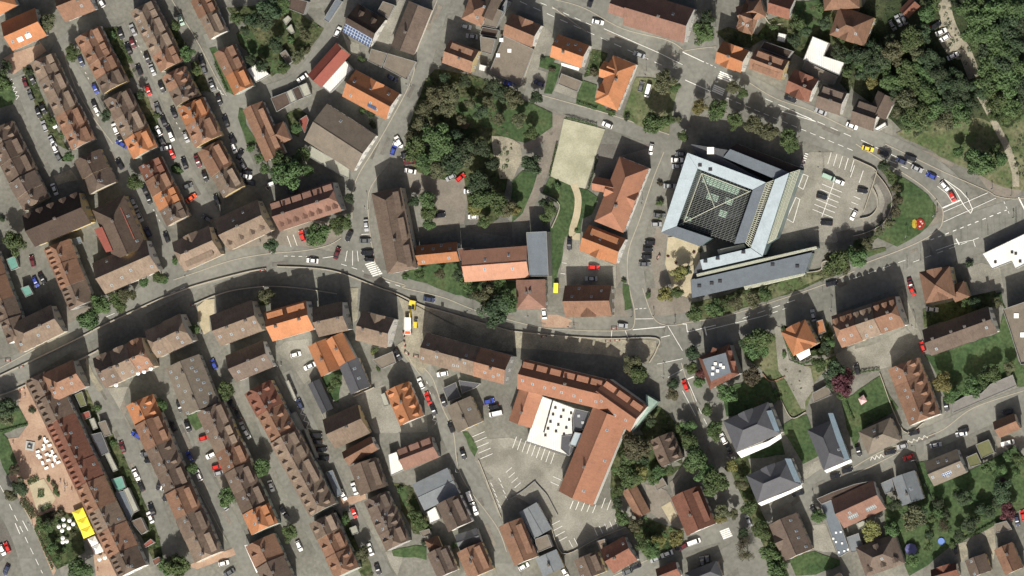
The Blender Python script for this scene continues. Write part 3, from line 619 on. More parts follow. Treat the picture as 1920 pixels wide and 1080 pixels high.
F('11', [(860, 510), (930, 480), (960, 540), (890, 570)], 2.6, 'c', 'small grey shed in the shade of the big tree', 'shed')
F('23', [(20, 880), (75, 860), (110, 960), (60, 985)], 4, 'd', 'dark flat annex near the bottom yard', 'annex')
F('23', [(60, 720), (110, 700), (130, 755), (80, 775)], 3, 's', 'pale little garage by the red parked car', 'garage')
# ------------------------------------------------------------ town hall with glass court (its own builder)
def office():
    t = '41'; H0 = 15
    c = Z(t, 330, 450, H0); c.z = 0
    root = bpy.data.objects.new('office_building', None); LINK(root); root.location = c
    tag(root, 'large pale-blue metal-roofed office block around a glazed court', 'office building')
    SPOTS.append((1362, 380, 'the large office block with glazed court')); SPOTS.append((1430, 510, 'the large office block with glazed court'))
    def xy(p, h): q = Z(t, *p, h); return (q.x - c.x, q.y - c.y)
    def wing(pts, h, col, name='wing_roof', wall=None, z0=0):
        P = [xy(p, h) for p in pts]; m = MB(); m.prism(P, h - .35, h); r = m.build(name, ROOF[col][1], root)
        m = MB(); m.prism(shrink(P, .25), z0, h - .35); m.build('wall', wall or mGlassW, r); return P
    mGlassW = mat('glazed_facade', (.16, .22, .22), rough=.3, var=.1, rnd=0)
    wing([(35, 65), (-160, 660), (-45, 615), (110, 185)], H0, 'L')
    wing([(37, 66), (111, 184), (524, 343), (624, 289)], H0 + .01, 'L')
    wing([(526, 346), (624, 293), (470, 740), (386, 750)], H0 - .3, 'D')
    wing([(692, 266), (798, 216), (600, 838), (511, 778)], H0 + .4, 'L')
    wing([(-160, 663), (-45, 618), (214, 706), (130, 768)], H0 - .2, 'D')
    wing([(130, 870), (509, 781), (598, 842), (150, 945)], H0 - .6, 'L')
    wing([(355, 38), (797, 213), (690, 262), (305, 100)], 12.5, 'D')
    wing([(60, 0), (340, 45), (300, 103), (620, 285), (120, 108)], 11.5, 'k')
    wing([(405, -2), (882, 178), (802, 210), (352, 32)], 7, 'd')
    wing([(60, 1022), (970, 812), (920, 965), (70, 1155)], 9, 'D')
    wing([(85, 955), (130, 870), (155, 948), (598, 848), (1000, 765), (1010, 788), (970, 808), (62, 1016)], 6.5, 'k')
    # roof seams, small plant boxes
    m = MB()
    for x, y in ((130, 160), (208, 192), (170, 880), (262, 858), (455, 812), (675, 905), (860, 917), (280, 1030), (218, 1045), (125, 1065)):
        hh = H0 if y < 840 else (H0 if x < 500 and y < 890 else 9)
        p = xy((x, y), hh); m.box(p[0] - .7, p[1] - .5, hh - .7, p[0] + .7, p[1] + .5, hh + .45)
    m.build('roof_hatch', mDark, root)
    p = xy((210, 50), 13); m = MB(); m.box(p[0] - 1.3, p[1] - 1.3, 11, p[0] + 1.3, p[1] + 1.3, 13.4); m.build('plant_box', WALLC[1], root)
    # slatted glass bands
    def band(a, b, c_, d, h, n, zf, slat, base, bw=.24):
        A, B, C_, D_ = [Vector(xy(q, h)) for q in (a, b, c_, d)]
        m = MB(); m.prism([tuple(A), tuple(B), tuple(C_), tuple(D_)], h - 1.4, h - 1.2); g = m.build('louvre_band', base, root)
        m = MB()
        for i in range(n + 1):
            k = i / n; m.bar((*(A.lerp(D_, k)), h), (*(B.lerp(C_, k)), h), bw)
        for k in (0, .5, 1): m.bar((*(A.lerp(B, k)), h + .1), (*(D_.lerp(C_, k)), h + .1), .2)
        m.build('slats', slat, g)
        m = MB(); m.prism(shrink([tuple(A), tuple(B), tuple(C_), tuple(D_)], .1), zf, h - 1.45); m.build('wall', mGlassW, g)
    mS = mat('cream_steel', (.36, .37, .30), var=.05, rnd=0); mG2 = mat('green_glass', (.12, .2, .17), rough=.2, var=.5, scale=.25, rnd=0); mG3 = mat('dark_glass_court', (.03, .034, .038), rough=.15, var=.3, rnd=0)
    band((626, 293), (688, 268), (508, 776), (472, 740), 13.6, 34, 0, mS, mG3)
    band((803, 216), (880, 192), (700, 705), (636, 745), 11, 44, 0, mS, mG2)
    band((262, 795), (460, 752), (475, 775), (272, 825), 12, 20, 0, mS, mG3)
    band((105, 975), (1000, 768), (1008, 783), (110, 995), 8, 90, 0, mS, mG3)
    band((460, 1066), (918, 968), (905, 985), (470, 1090), 6, 60, 0, mS, mG2)
    # court: dark floor, pyramid of glazing bars
    q = [(112, 187), (523, 346), (385, 748), (-43, 615)]
    P = [xy(p, 5) for p in q]; m = MB(); m.prism(P, 0, .5); m.build('court_floor', mG3, root)
    A, B, C_, D_ = [Vector((*xy(p, 11.5), 11.5)) for p in q]
    def sp(u, v):
        p = A.lerp(B, u).lerp(D_.lerp(C_, u), v); k = 1 - max(abs(u - .5), abs(v - .5)) * 2
        return p + Vector((0, 0, .8 * k))
    ar = MB()
    for i in range(1, 15):
        for j in range(12): ar.bar(sp(i / 15, j / 12), sp(i / 15, (j + 1) / 12), .1)
    for i in range(1, 34):
        for j in range(8): ar.bar(sp(j / 8, i / 34), sp((j + 1) / 8, i / 34), .16)
    mB = mat('pale_green_steel', (.13, .14, .13), var=.2, rnd=0)
    g = ar.build('atrium_roof', mB, root)
    m = MB(); 
    for a_, b_ in (((.09, .04), (.5, .5)), ((.98, .02), (.02, .98)), ((.09, .04), (.09, .96)), ((.09, .04), (.95, .04))):
        for j in range(10):
            k0, k1 = j / 10, (j + 1) / 10; s_ = lambda k: sp(a_[0] + (b_[0] - a_[0]) * k, a_[1] + (b_[1] - a_[1]) * k) + Vector((0, 0, .3))
            m.bar(s_(k0), s_(k1), .24)
    m.build('main_beam', mS, g)
    m = MB()
    for u0, u1, v0, v1 in ((.14, .8, .05, .19), (.06, .2, .8, .9), (.3, .5, .3, .42), (.6, .72, .5, .62), (.62, .75, .28, .38)):
        P = [sp(u0, v0), sp(u1, v0), sp(u1, v1), sp(u0, v1)]; m.add([p - Vector((0, 0, .5)) for p in P], [(0, 1, 2, 3)])
    m.build('glass_pane', mat('pale_green_glazing', (.36, .5, .4), rough=.3, var=.25, fine=.9, rnd=0), g)
office()
def mansard():
    t = '42'; c = Z(t, 270, 590, 0); r = bpy.data.objects.new('mansard_house', None); LINK(r); r.location = c
    lo = [Z(t, x, y, 12) for x, y in ((118, 522), (350, 418), (425, 645), (205, 762))]; hi = [Z(t, x, y, 16.5) for x, y in ((148, 535), (322, 485), (362, 635), (212, 700))]
    L_ = lambda q: (q.x - c.x, q.y - c.y, q.z); m = MB(); V = [L_(q) for q in lo] + [L_(q) for q in hi]
    m.add(V, [(k, 4 + k, 4 + (k + 1) % 4, (k + 1) % 4) for k in range(4)], 0); m.add([L_(q) for q in hi], [(0, 3, 2, 1)], 1); m.build('roof', [ROOF['r'][1], ROOF['D'][1]], r)
    m = MB(); m.prism(shrink([L_(q)[:2] for q in lo], .45), 0, 11.9); m.build('wall', WALLC[2], r)
    for x, y in ((245, 568), (285, 578), (228, 600), (262, 622), (305, 595), (225, 645)):
        p = Z(t, x, y, 16.8) - c; m = MB(); m.box(-.55, -.55, 0, .55, .55, .5); m.build('skylight', WALLC[1], r, loc=(p.x, p.y, 16.5))
    for x, y, a in ((235, 470, 70), (352, 487, 0), (378, 565, 0), (240, 712, -110), (295, 690, -110), (345, 665, -110), (372, 600, 0)):
        p = Z(t, x, y, 14) - c; m = MB(); m.box(-.9, -.7, -.8, .9, .7, .5, 0); m.box(-1.1, -.9, .5, 1.1, .9, .75, 1); d = m.build('dormer', [WALLC[1], ROOF['r'][1]], r, loc=(p.x, p.y, 13.9), rz=R(a))
    tag(r, 'square red mansard house with flat slate top and white skylights', 'house'); SPOTS.append((1350, 680, 'the square red mansard house'))
mansard()
# ------------------------------------------------------------ ground
m = MB(); m.add([(-700, -700, 0), (700, -700, 0), (700, 700, 0), (-700, 700, 0)], [(0, 1, 2, 3)])
GA = mix2('asphalt_ground', (.122, .121, .104), (.170, .168, .144), .06, .4, .62, var=.17, fine=.8, patch=.09)
o = m.build('ground', GA); tag(o, kind='structure')
GM = {
 'garden': mix2('garden_soil_and_planting', (.03, .045, .018), (.075, .082, .04), .14, .42, .6, var=.5, fine=.7, c3=(.11, .10, .06)),
 'grass': mix2('grass', (.032, .058, .024), (.056, .084, .036), .09, .38, .6, var=.34, fine=.9, c3=(.075, .085, .04)),
 'dry': mix2('dry_grass', (.06, .085, .035), (.13, .13, .075), .1, .4, .6, var=.3, fine=.9),
 'forest': mix2('wood_floor', (.018, .03, .012), (.05, .06, .03), .1, .4, .6, var=.4),
 'paving': mix2('pink_paving', (.27, .18, .13), (.33, .235, .17), .15, .4, .6, var=.12, fine=1.6),
 'beige': mix2('beige_paving', (.32, .28, .19), (.38, .33, .23), .2, .4, .6, var=.1),
 'sand': mix2('pale_sand_court', (.25, .25, .175), (.33, .325, .24), .12, .4, .6, var=.12),
 'concrete': mix2('concrete_yard', (.17, .165, .14), (.23, .222, .19), .12, .4, .6, var=.16, patch=.12),
 'road': mix2('road_asphalt', (.142, .142, .125), (.170, .170, .149), .08, .4, .6, var=.13, fine=.6, patch=.06),
 'walk': mix2('pavement', (.15, .135, .113), (.19, .172, .143), .15, .4, .6, var=.12, fine=1.4),
 'dust': mix2('dusty_gravel', (.19, .175, .135), (.27, .25, .19), .2, .4, .6, var=.2),
 'dark': mix2('dark_tarmac_and_shade', (.10, .095, .084), (.135, .128, .113), .12, .4, .6, var=.15),
 'earth': mix2('brown_earth', (.10, .075, .05), (.17, .13, .09), .2, .4, .6, var=.3),
}
LAY = {'dark': .02, 'walk': .03, 'concrete': .06, 'road': .09, 'paving': .14, 'garden': .17, 'dust': .2, 'earth': .23, 'forest': .25, 'grass': .27, 'dry': .3, 'sand': .34, 'beige': .36}
GN = {'garden': 'garden_ground', 'grass': 'lawn', 'dry': 'field', 'forest': 'ground', 'paving': 'pavement', 'beige': 'pavement', 'sand': 'ground', 'concrete': 'pavement', 'road': 'road', 'walk': 'pavement', 'dust': 'ground', 'dark': 'road', 'earth': 'ground'}
cnt = {}; PLANTED = []
def _z(k): cnt[k] = cnt.get(k, 0) + 1; return LAY[k] + .0012 * cnt[k]
def gp(k, t, pts, dz=0):
    z = _z(k) + dz; P = [Z(t, x, y, 0) if t else G(x, y, 0) for x, y in pts]
    if k in ('garden', 'forest', 'dry'): PLANTED.append(([(p.x, p.y) for p in P], k))
    # soften the outline a little: add wobbling midpoints
    Q = []
    rg = random.Random(len(pts) * 31 + int(abs(pts[0][0])))
    for i, p in enumerate(P):
        q = P[(i + 1) % len(P)]; Q.append((p.x, p.y, z)); L = (q - p).length
        if k in ('garden', 'grass', 'dry', 'forest', 'earth', 'dust') and L > 5:
            n = int(L / 3); d = (q - p) / L
            for j in range(1, n):
                r = rg.uniform(-.35, .35); s_ = p + (q - p) * (j / n); Q.append((s_.x - d.y * r, s_.y + d.x * r, z))
    m = MB(); m.add(Q, [list(range(len(Q)))]); me = mesh(GN[k], m.V, m.F, GM[k])
    if me.polygons[0].normal.z < 0: me.flip_normals()
    o = ob(GN[k], me); tag(o, kind='structure'); return o
def smooth(P, n=5):
    out = []
    for i in range(len(P) - 1):
        p0, p1, p2, p3 = P[max(0, i - 1)], P[i], P[i + 1], P[min(len(P) - 1, i + 2)]
        for j in range(n):
            u = j / n; out.append(.5 * ((2 * p1) + (p2 - p0) * u + (2 * p0 - 5 * p1 + 4 * p2 - p3) * u * u + (3 * p1 - p0 - 3 * p2 + p3) * u ** 3))
    return out + [P[-1]]
def rib(k, pts, wd, dz=0, name=None):
    """ribbon of ground along survey pixels (whole photo)"""
    P = smooth([G(x, y, 0) for x, y in pts]); z = _z(k) + dz; V = []
    for i, p in enumerate(P):
        d = (P[min(i + 1, len(P) - 1)] - P[max(i - 1, 0)]).normalized(); n = Vector((-d.y, d.x, 0)) * wd / 2
        V += [(p.x + n.x, p.y + n.y, z), (p.x - n.x, p.y - n.y, z)]
    m = MB(); m.add(V, [(2 * i + 1, 2 * i + 3, 2 * i + 2, 2 * i) for i in range(len(P) - 1)])
    o = m.build(name or GN[k], GM[k]); tag(o, kind='structure')
mKerb = mat('kerb_stone', (.30, .275, .22), var=.15, rnd=0); mPaint = mat('road_paint', (.62, .62, .58), var=.2, fine=1.2, rnd=0)
KB = MB(); MK = MB()
def T(t, pts): return [(int(t[0]) * 320 + x / 4, int(t[1]) * 270 + y / 4) for x, y in pts]
def kerb(pts, wd=.3, h=.13):
    P = smooth([G(x, y, 0) for x, y in pts], 6)
    for a, b in zip(P, P[1:]):
        if (b - a).length > .05: KB.obox(a, b, wd, 0, h + .1)
MZ = [0]
def line(t, a, b, wd=.16, dash=None):
    wd = max(wd, .2)
    p, q = (Z(t, *a, 0), Z(t, *b, 0)); L = (q - p).length; d = (q - p) / L; n = Vector((-d.y, d.x, 0)) * wd / 2; MZ[0] += 1; z = .20 + (MZ[0] % 40) * .0007
    if t in ('32', '42', '51', '40', '30'): z -= 0
    s = 0; seg, gap = dash or (L, 0)
    while s < L - .01:
        e = min(L, s + seg); A = p + d * s; B = p + d * e
        MK.add([(A.x + n.x, A.y + n.y, z), (A.x - n.x, A.y - n.y, z), (B.x - n.x, B.y - n.y, z), (B.x + n.x, B.y + n.y, z)], [(0, 1, 2, 3)]); s = e + gap
        if gap == 0: break
def poly(t, pts, wd=.16, dash=None):
    for a, b in zip(pts, pts[1:]): line(t, a, b, wd, dash)
def bays(t, a, b, n, v, wd=.13):
    for i in range(n):
        k = i / max(1, n - 1); p = (a[0] + (b[0] - a[0]) * k, a[1] + (b[1] - a[1]) * k); line(t, p, (p[0] + v[0], p[1] + v[1]), wd)
def zig(t, a, b, n, amp):
    dx, dy = b[0] - a[0], b[1] - a[1]; L = math.hypot(dx, dy); nx, ny = -dy / L * amp, dx / L * amp
    pts = [(a[0] + dx * i / n + (nx if i % 2 else 0), a[1] + dy * i / n + (ny if i % 2 else 0)) for i in range(n + 1)]; poly(t, pts, .18)
# roads
rib('road', T('02', [(-60, 640), (150, 590), (600, 330), (1000, 130)]) + T('11', [(60, 1040), (330, 940), (600, 875), (900, 860)]) + [(640, 503), (700, 525), (760, 545), (850, 575), (940, 597), (1040, 610), (1130, 618), (1240, 618), (1320, 605), (1450, 575), (1560, 535), (1660, 495), (1760, 445), (1850, 415), (1960, 380)], 10)
rib('road', [(1240, 640), (1320, 622), (1450, 590), (1570, 552), (1680, 508), (1780, 462), (1860, 435), (1960, 400)], 12)
rib('road', [(950, -30), (1040, 12), (1130, 50), (1230, 95), (1290, 125), (1400, 175), (1500, 225), (1600, 262), (1690, 300), (1750, 335), (1800, 380)], 13.5)
rib('road', [(1080, -20), (1160, 20), (1250, 72), (1330, 118)], 6)
rib('road', [(828, -30), (800, 60), (775, 145), (745, 230), (712, 285), (680, 330), (668, 385), (668, 450), (672, 520)], 10.5)
rib('road', [(1330, 30), (1310, 90), (1285, 160), (1262, 240), (1230, 330), (1195, 410), (1183, 480), (1195, 570), (1215, 615)], 9)
rib('road', [(1260, 640), (1300, 720), (1350, 810), (1390, 930), (1420, 1100)], 12)
rib('road', [(985, 170), (1060, 195), (1140, 225), (1230, 255), (1250, 262)], 6.5)
rib('road', [(650, -30), (620, 60), (575, 135), (530, 165), (470, 178), (430, 178)], 6)
rib('road', [(395, 60), (415, 120), (430, 178), (440, 250), (470, 330)], 6)
rib('road', [(760, 650), (790, 690), (820, 750), (850, 820), (880, 890), (915, 970), (960, 1090)], 8)
rib('road', [(1330, 1075), (1450, 985), (1540, 905), (1640, 860), (1760, 815), (1850, 775), (1940, 740)], 9)
rib('road', [(1130, 1095), (1190, 1062), (1290, 1015), (1390, 990)], 7)
rib('road', [(-20, 860), (20, 930), (55, 1000), (85, 1100)], 14)
for pts, wd in (([(175, 60), (115, 100), (165, 190), (235, 330), (300, 450), (330, 520)], 8), ([(215, 50), (270, 170), (330, 300), (400, 420), (420, 470)], 8.5), ([(40, 140), (90, 260), (130, 340)], 8),
                ([(170, 715), (220, 800), (280, 930), (320, 1050)], 8), ([(325, 790), (370, 880), (430, 980), (480, 1080)], 7), ([(425, 620), (470, 720), (520, 850), (570, 960), (640, 1090)], 6), ([(530, 700), (590, 830), (640, 930), (720, 1080)], 7)):
    rib('road', pts, wd)
for k in (kerb,):
    k(T('20', [(720, 0), (640, 200), (560, 410), (540, 560), (460, 740), (270, 1080)]) + T('21', [(130, 230), (88, 370), (80, 560)]))
    k(T('21', [(280, 230), (205, 370), (205, 560), (230, 760), (275, 960), (330, 1010), (480, 1060)]) + T('22', [(470, 0), (760, 70), (1000, 165)]) + T('32', [(0, 245), (240, 300), (450, 315), (700, 322), (870, 315), (915, 280), (920, 170), (885, 20)]) + T('31', [(865, 950), (880, 780), (960, 560), (1060, 260), (1140, 60)]))
    k(T('02', [(0, 600), (500, 330)])); k(T('11', [(20, 1020), (200, 960), (400, 890), (560, 850), (760, 820), (1000, 800), (1180, 760), (1280, 705)]))
    k(T('32', [(980, 0), (1060, 220), (1160, 280), (1280, 270)])); k(T('51', [(240, 0), (430, 90), (680, 210), (1000, 350), (1070, 390), (1200, 412), (1330, 400)]))
    k(T('51', [(20, 0), (260, 150), (440, 260), (560, 350), (660, 470), (672, 560), (640, 640), (500, 730), (340, 800), (100, 890), (0, 930)]), .35)
    k(T('42', [(0, 265), (300, 215), (560, 140), (900, 30), (1120, -50), (1290, -130)])); k(T('30', [(300, -10), (540, 60), (830, 215), (1160, 300), (1280, 370)])); k(T('40', [(500, 620), (700, 740), (960, 830), (1280, 980)]))
    k(T('22', [(620, 600), (690, 690), (760, 900), (840, 1080)]) + T('23', [(900, 330), (1160, 700), (1240, 900)])); k(T('22', [(470, 450), (540, 580), (600, 660)]))
    k(T('53', [(0, 265), (250, 130), (640, 0)]) + T('52', [(900, 900), (1280, 770)])); k(T('53', [(0, 320), (150, 250), (350, 150)]))
    k(T('33', [(760, 1080), (1040, 950), (1280, 850)])); k([(1035, 12), (1100, 60)]); k(T('03', [(250, 700), (400, 1050)])); k(T('03', [(0, 200), (180, 560), (290, 800)]))
    k(T('30', [(140, 690), (640, 830), (830, 890), (1180, 1010)])); k(T('40', [(0, 385), (110, 365), (250, 350)])); k(T('10', [(10, 0), (200, 310), (330, 560), (420, 720)])); k(T('00', [(480, 400), (560, 640), (700, 880), (850, 1080)]))
    k(T('42', [(-10, 560), (60, 780), (160, 1060)])); k(T('13', [(-20, 80), (200, 420), (420, 820)]), .2); k(T('12', [(1030, 620), (1100, 860), (1200, 1080)]), .2)
KB.build('kerb', mKerb)['kind'] = 'structure'
# ground covers
gp('garden', '10', [(420, 60), (860, 20), (1150, 215), (960, 480), (880, 480), (760, 575), (700, 500), (520, 340), (490, 250), (570, 190), (450, 100)])
gp('grass', '10', [(505, 255), (600, 215), (700, 390), (585, 425)]); gp('grass', '10', [(720, 450), (840, 440), (870, 500), (800, 550), (750, 540)]); gp('grass', '10', [(290, 362), (342, 350), (380, 480), (480, 715), (430, 690)])
gp('grass', '10', [(515, 810), (545, 820), (570, 940), (660, 1080), (570, 1080), (505, 880)]); gp('garden', '10', [(870, 850), (960, 810), (1030, 860), (960, 1030), (900, 1000)])
gp('garden', '10', [(0, 170), (120, 330), (150, 450), (0, 440)]); gp('garden', '00', [(170, 500), (230, 510), (420, 960), (520, 1130), (420, 1080), (300, 900)]); gp('grass', '00', [(-20, 570), (70, 590), (120, 720), (100, 780), (0, 810), (-20, 800)])
gp('garden', '00', [(770, 210), (880, 200), (1040, 560), (950, 600), (830, 380)]); gp('garden', '00', [(1000, 700), (1090, 690), (1250, 1080), (1190, 1080)]); gp('garden', '10', [(150, 470), (220, 450), (300, 690), (200, 680)])
gp('garden', '20', [(640, 590), (700, 520), (960, 560), (1280, 660), (1280, 1080), (520, 1080), (500, 960)]); gp('grass', '20', [(850, 740), (1280, 700), (1280, 1000), (860, 900)])
gp('grass', None, [(960, 180), (1000, 195), (1036, 212), (1036, 238), (1012, 255), (985, 268), (930, 250)]); gp('garden', '21', [(470, 20), (1280, 0), (1280, 130), (1180, 560), (1060, 640), (960, 480), (920, 250), (780, 270), (560, 210)])
gp('dark', '21', [(950, 380), (1100, 380), (1280, 600), (1280, 700), (960, 650)]); gp('dust', '20', [(1130, 1020), (1280, 1040), (1340, 1080), (1360, 1200), (1290, 1340), (1190, 1340), (1150, 1200)]); gp('earth', '20', [(880, 900), (930, 880), (970, 920), (940, 970), (890, 960)])
rib('walk', [(1037, 240), (1010, 262), (985, 280)], 3.2); rib('walk', [(1045, 215), (1030, 280), (1000, 360), (975, 415)], 5); rib('walk', [(925, 262), (905, 262), (985, 275)], 1.5)
gp('grass', '31', [(0, 280), (80, 200), (200, 200), (160, 330), (80, 520), (0, 590)])
gp('grass', '31', [(285, 245), (450, 315), (490, 420), (470, 560), (435, 680), (400, 700), (370, 890), (320, 1075), (300, 1075), (280, 650), (300, 600), (355, 460), (228, 370)])
gp('grass', '31', [(490, 330), (560, 340), (645, 400), (600, 530), (530, 560), (515, 680), (480, 670), (505, 460)]); rib('beige', [(1076, 345), (1084, 370), (1082, 400), (1074, 430), (1075, 442), (1088, 444)], 2.6)
gp('sand', '30', [(390, 890), (700, 970), (640, 1130), (550, 1415), (450, 1395), (285, 1320), (350, 1080)]); gp('dark', '31', [(640, 0), (1060, 0), (1020, 180), (640, 290)])
gp('grass', '30', [(215, 420), (330, 430), (290, 530), (205, 500)]); gp('grass', '30', [(305, 470), (370, 490), (340, 600), (300, 705), (240, 700), (275, 540)]); gp('grass', '30', [(525, 600), (640, 640), (620, 740), (760, 855), (480, 775)])
gp('garden', '30', [(600, 370), (720, 400), (660, 560), (540, 580)]); gp('concrete', '30', [(230, 190), (300, 250), (240, 440), (190, 520), (260, 540), (230, 690), (80, 660), (150, 360)]); gp('concrete', '30', [(340, 625), (490, 695), (470, 780), (300, 710)])
gp('dry', '30', [(930, 580), (1080, 590), (1240, 690), (1180, 1000), (1000, 960), (830, 880)]); gp('concrete', '30', [(945, 640), (1060, 660), (1150, 740), (1120, 860), (950, 910), (890, 890)], .15)
gp('garden', '40', [(250, 240), (340, 200), (560, 260), (640, 150), (1060, 0), (1300, 300), (1280, 460), (1180, 620), (1250, 700), (1280, 600), (1280, 460), (1060, 300), (900, 440), (800, 380), (610, 290), (500, 360), (330, 320)])
gp('grass', '40', [(840, 10), (1050, 0), (1120, 110), (1000, 210), (880, 240), (830, 120)]); gp('forest', None, [(1625, 0), (1925, 0), (1925, 340), (1905, 330), (1890, 260), (1830, 230), (1760, 250), (1700, 255), (1672, 225), (1640, 200), (1600, 170), (1570, 90)])
gp('dry', None, [(1700, 240), (1830, 220), (1890, 240), (1925, 210), (1925, 360), (1880, 350), (1850, 335), (1780, 300), (1700, 262), (1680, 250)]); gp('grass', None, [(1700, 245), (1800, 215), (1840, 260), (1830, 320), (1760, 290)])
rib('dust', [(1768, -10), (1775, 30), (1790, 70), (1808, 95), (1822, 130), (1828, 145)], 5, .2); rib('dust', [(1835, 175), (1850, 200), (1870, 240), (1888, 275), (1903, 320), (1905, 350)], 2.6, .2); gp('dust', '50', [(650, 160), (760, 160), (840, 350), (880, 420), (780, 450), (700, 400), (640, 300)], .15)
gp('walk', '51', [(470, 30), (600, 70), (760, 150), (740, 170), (560, 90)]); gp('walk', '51', [(930, 230), (1080, 260), (1150, 330), (1210, 320), (1290, 330), (1200, 405), (1070, 385), (1000, 330)])
gp('walk', '51', [(150, 120), (300, 180), (450, 230), (580, 330), (672, 460), (670, 580), (560, 700), (400, 780), (0, 920), (0, 880), (330, 770), (440, 710), (620, 540), (620, 470), (560, 380), (440, 290), (320, 235), (160, 200)])
gp('garden', '51', [(180, 170), (290, 200), (350, 330), (340, 480), (270, 640), (120, 740), (30, 720), (220, 560), (290, 400), (260, 280)]); gp('grass', '51', [(320, 230), (440, 290), (560, 380), (620, 470), (620, 540), (560, 620), (440, 710), (330, 770), (185, 705), (260, 600), (330, 480), (340, 340)])
gp('grass', '51', [(90, 800), (240, 775), (250, 800), (110, 850)]); gp('garden', '51', [(0, 720), (100, 680), (140, 760), (90, 860), (0, 900)])
gp('garden', '42', [(50, 248), (65, 110), (300, 60), (420, 10), (920, -130), (1190, -115), (900, 10), (550, 125), (300, 205)]); gp('dry', '42', [(400, 60), (900, -100), (1100, -90), (700, 70), (420, 150)]); gp('walk', '42', [(-20, 60), (60, 90), (50, 250), (-20, 260)])
gp('dry', '42', [(440, 450), (560, 400), (660, 400), (700, 330), (780, 560), (830, 580), (1000, 580), (1150, 500), (1150, 530), (980, 720), (980, 770), (925, 915), (820, 970), (740, 850), (690, 720), (600, 620)])
gp('concrete', '42', [(690, 280), (750, 300), (800, 540), (960, 600), (990, 750), (920, 850), (920, 905), (890, 905), (780, 700), (720, 620), (700, 420)], .28); gp('grass', '42', [(440, 440), (560, 380), (620, 480), (690, 720), (600, 620), (470, 520)])
gp('grass', '42', [(300, 760), (400, 720), (640, 660), (710, 850), (600, 930), (330, 965)]); gp('grass', '42', [(730, 1045), (830, 980), (930, 950), (1020, 1260), (905, 1320), (800, 1140)]); gp('grass', '43', [(490, 200), (770, 170), (740, 60), (620, 90), (400, 180)])
gp('grass', '42', [(1190, 850), (1280, 800), (1480, 660), (1560, 820), (1620, 900), (1350, 1060), (1290, 1200), (1230, 1050)]); gp('garden', '42', [(740, 290), (760, 280), (840, 540), (1140, 490), (1130, 340), (1080, 240), (1060, 340), (1010, 430), (830, 520)])
gp('concrete', '42', [(1150, 500), (1200, 470), (1290, 430), (1290, 620), (1200, 640), (1130, 560)]); gp('concrete', '52', [(0, 460), (160, 420), (390, 300), (500, 400), (270, 590), (190, 610), (0, 640)]); gp('concrete', '52', [(370, 0), (450, 200), (520, 380), (490, 410), (410, 300), (380, 100)])
gp('grass', '52', [(530, 500), (600, 510), (1085, 340), (1140, 140), (1060, 40), (1110, 30), (1240, 560), (1290, 580), (1290, 740), (1225, 740), (1190, 650), (830, 810), (690, 820), (610, 620)]); gp('garden', '52', [(520, 160), (880, 60), (1060, 20), (1130, 120), (1010, 150), (530, 300)])
gp('concrete', '52', [(860, -160), (960, -190), (1100, -150), (1130, 10), (1060, 20), (880, 60)])
gp('grass', '53', [(480, 230), (560, 215), (610, 400), (850, 300), (1060, 190), (1200, 100), (1290, 200), (1290, 560), (1060, 700), (740, 850), (560, 1000), (420, 1080), (385, 1000), (330, 800), (240, 760), (260, 480), (360, 560), (530, 500)])
gp('garden', '53', [(240, 480), (360, 560), (530, 500), (560, 700), (330, 800), (240, 760)]); gp('dust', '53', [(980, 740), (1060, 700), (1070, 860), (1050, 960)]); gp('dust', '53', [(780, 840), (850, 820), (860, 930), (810, 980)]); gp('walk', '53', [(1060, 30), (1250, 40), (1270, 80), (1180, 130), (1090, 150)])
gp('concrete', '43', [(900, 260), (1020, 210), (1060, 300), (950, 370), (890, 330)]); gp('grass', '43', [(860, 930), (990, 895), (1180, 960), (1180, 1000), (1000, 1070), (850, 1080), (800, 960)]); gp('garden', '43', [(440, 180), (490, 200), (560, 530), (640, 690), (800, 1080), (700, 1080), (480, 560), (340, 230)])
gp('garden', '33', [(740, 250), (800, 20), (1000, 20), (1120, 270), (1290, 250), (1200, 330), (1060, 350), (830, 420), (800, 560), (880, 700), (1000, 640), (1290, 740), (1290, 820), (1080, 940), (1010, 940), (900, 760), (800, 640), (740, 480)])
gp('walk', '33', [(1000, 390), (1070, 400), (1160, 440), (1200, 500), (1310, 700), (1290, 740), (1100, 650), (1020, 590)], .15); gp('beige', '33', [(1120, 560), (1190, 520), (1240, 630), (1190, 680)]); gp('walk', '33', [(1180, 380), (1280, 300), (1210, 420), (1215, 500)], .16)
gp('garden', '32', [(1080, 880), (1120, 900), (1280, 1060), (1280, 1330), (1000, 1120), (960, 1060)]); gp('grass', '32', [(830, -30), (880, -20), (905, 150), (845, 170)]); gp('paving', '32', [(210, 200), (340, 200), (450, 240), (440, 300), (230, 290)])
gp('garden', '23', [(380, 380), (540, 420), (600, 600), (680, 680), (640, 780), (540, 760), (460, 600), (430, 440)]); gp('grass', '23', [(420, 410), (480, 400), (500, 540), (470, 560)]); gp('grass', '23', [(380, 890), (560, 850), (640, 860), (640, 960), (560, 940), (390, 930)]); gp('concrete', '23', [(330, 900), (470, 910), (420, 1080), (370, 1000)])
gp('grass', None, [(752, 517), (780, 500), (860, 490), (872, 530), (968, 528), (968, 585), (935, 592), (890, 562), (830, 542)]); gp('grass', '22', [(690, -10), (960, -20), (980, 80), (800, 30)])
gp('grass', '02', [(0, 880), (140, 890), (210, 1020), (0, 1100)]); gp('grass', '03', [(0, -10), (60, 50), (130, 230), (60, 330), (0, 200)]); gp('paving', '02', [(140, 750), (190, 720), (370, 1080), (490, 1330), (830, 2060), (880, 2160), (720, 2160), (700, 1990), (600, 1790), (480, 1700), (290, 1730), (250, 1700), (160, 1620), (60, 1410), (130, 1310), (60, 1130), (140, 1120), (215, 1020), (140, 880)])
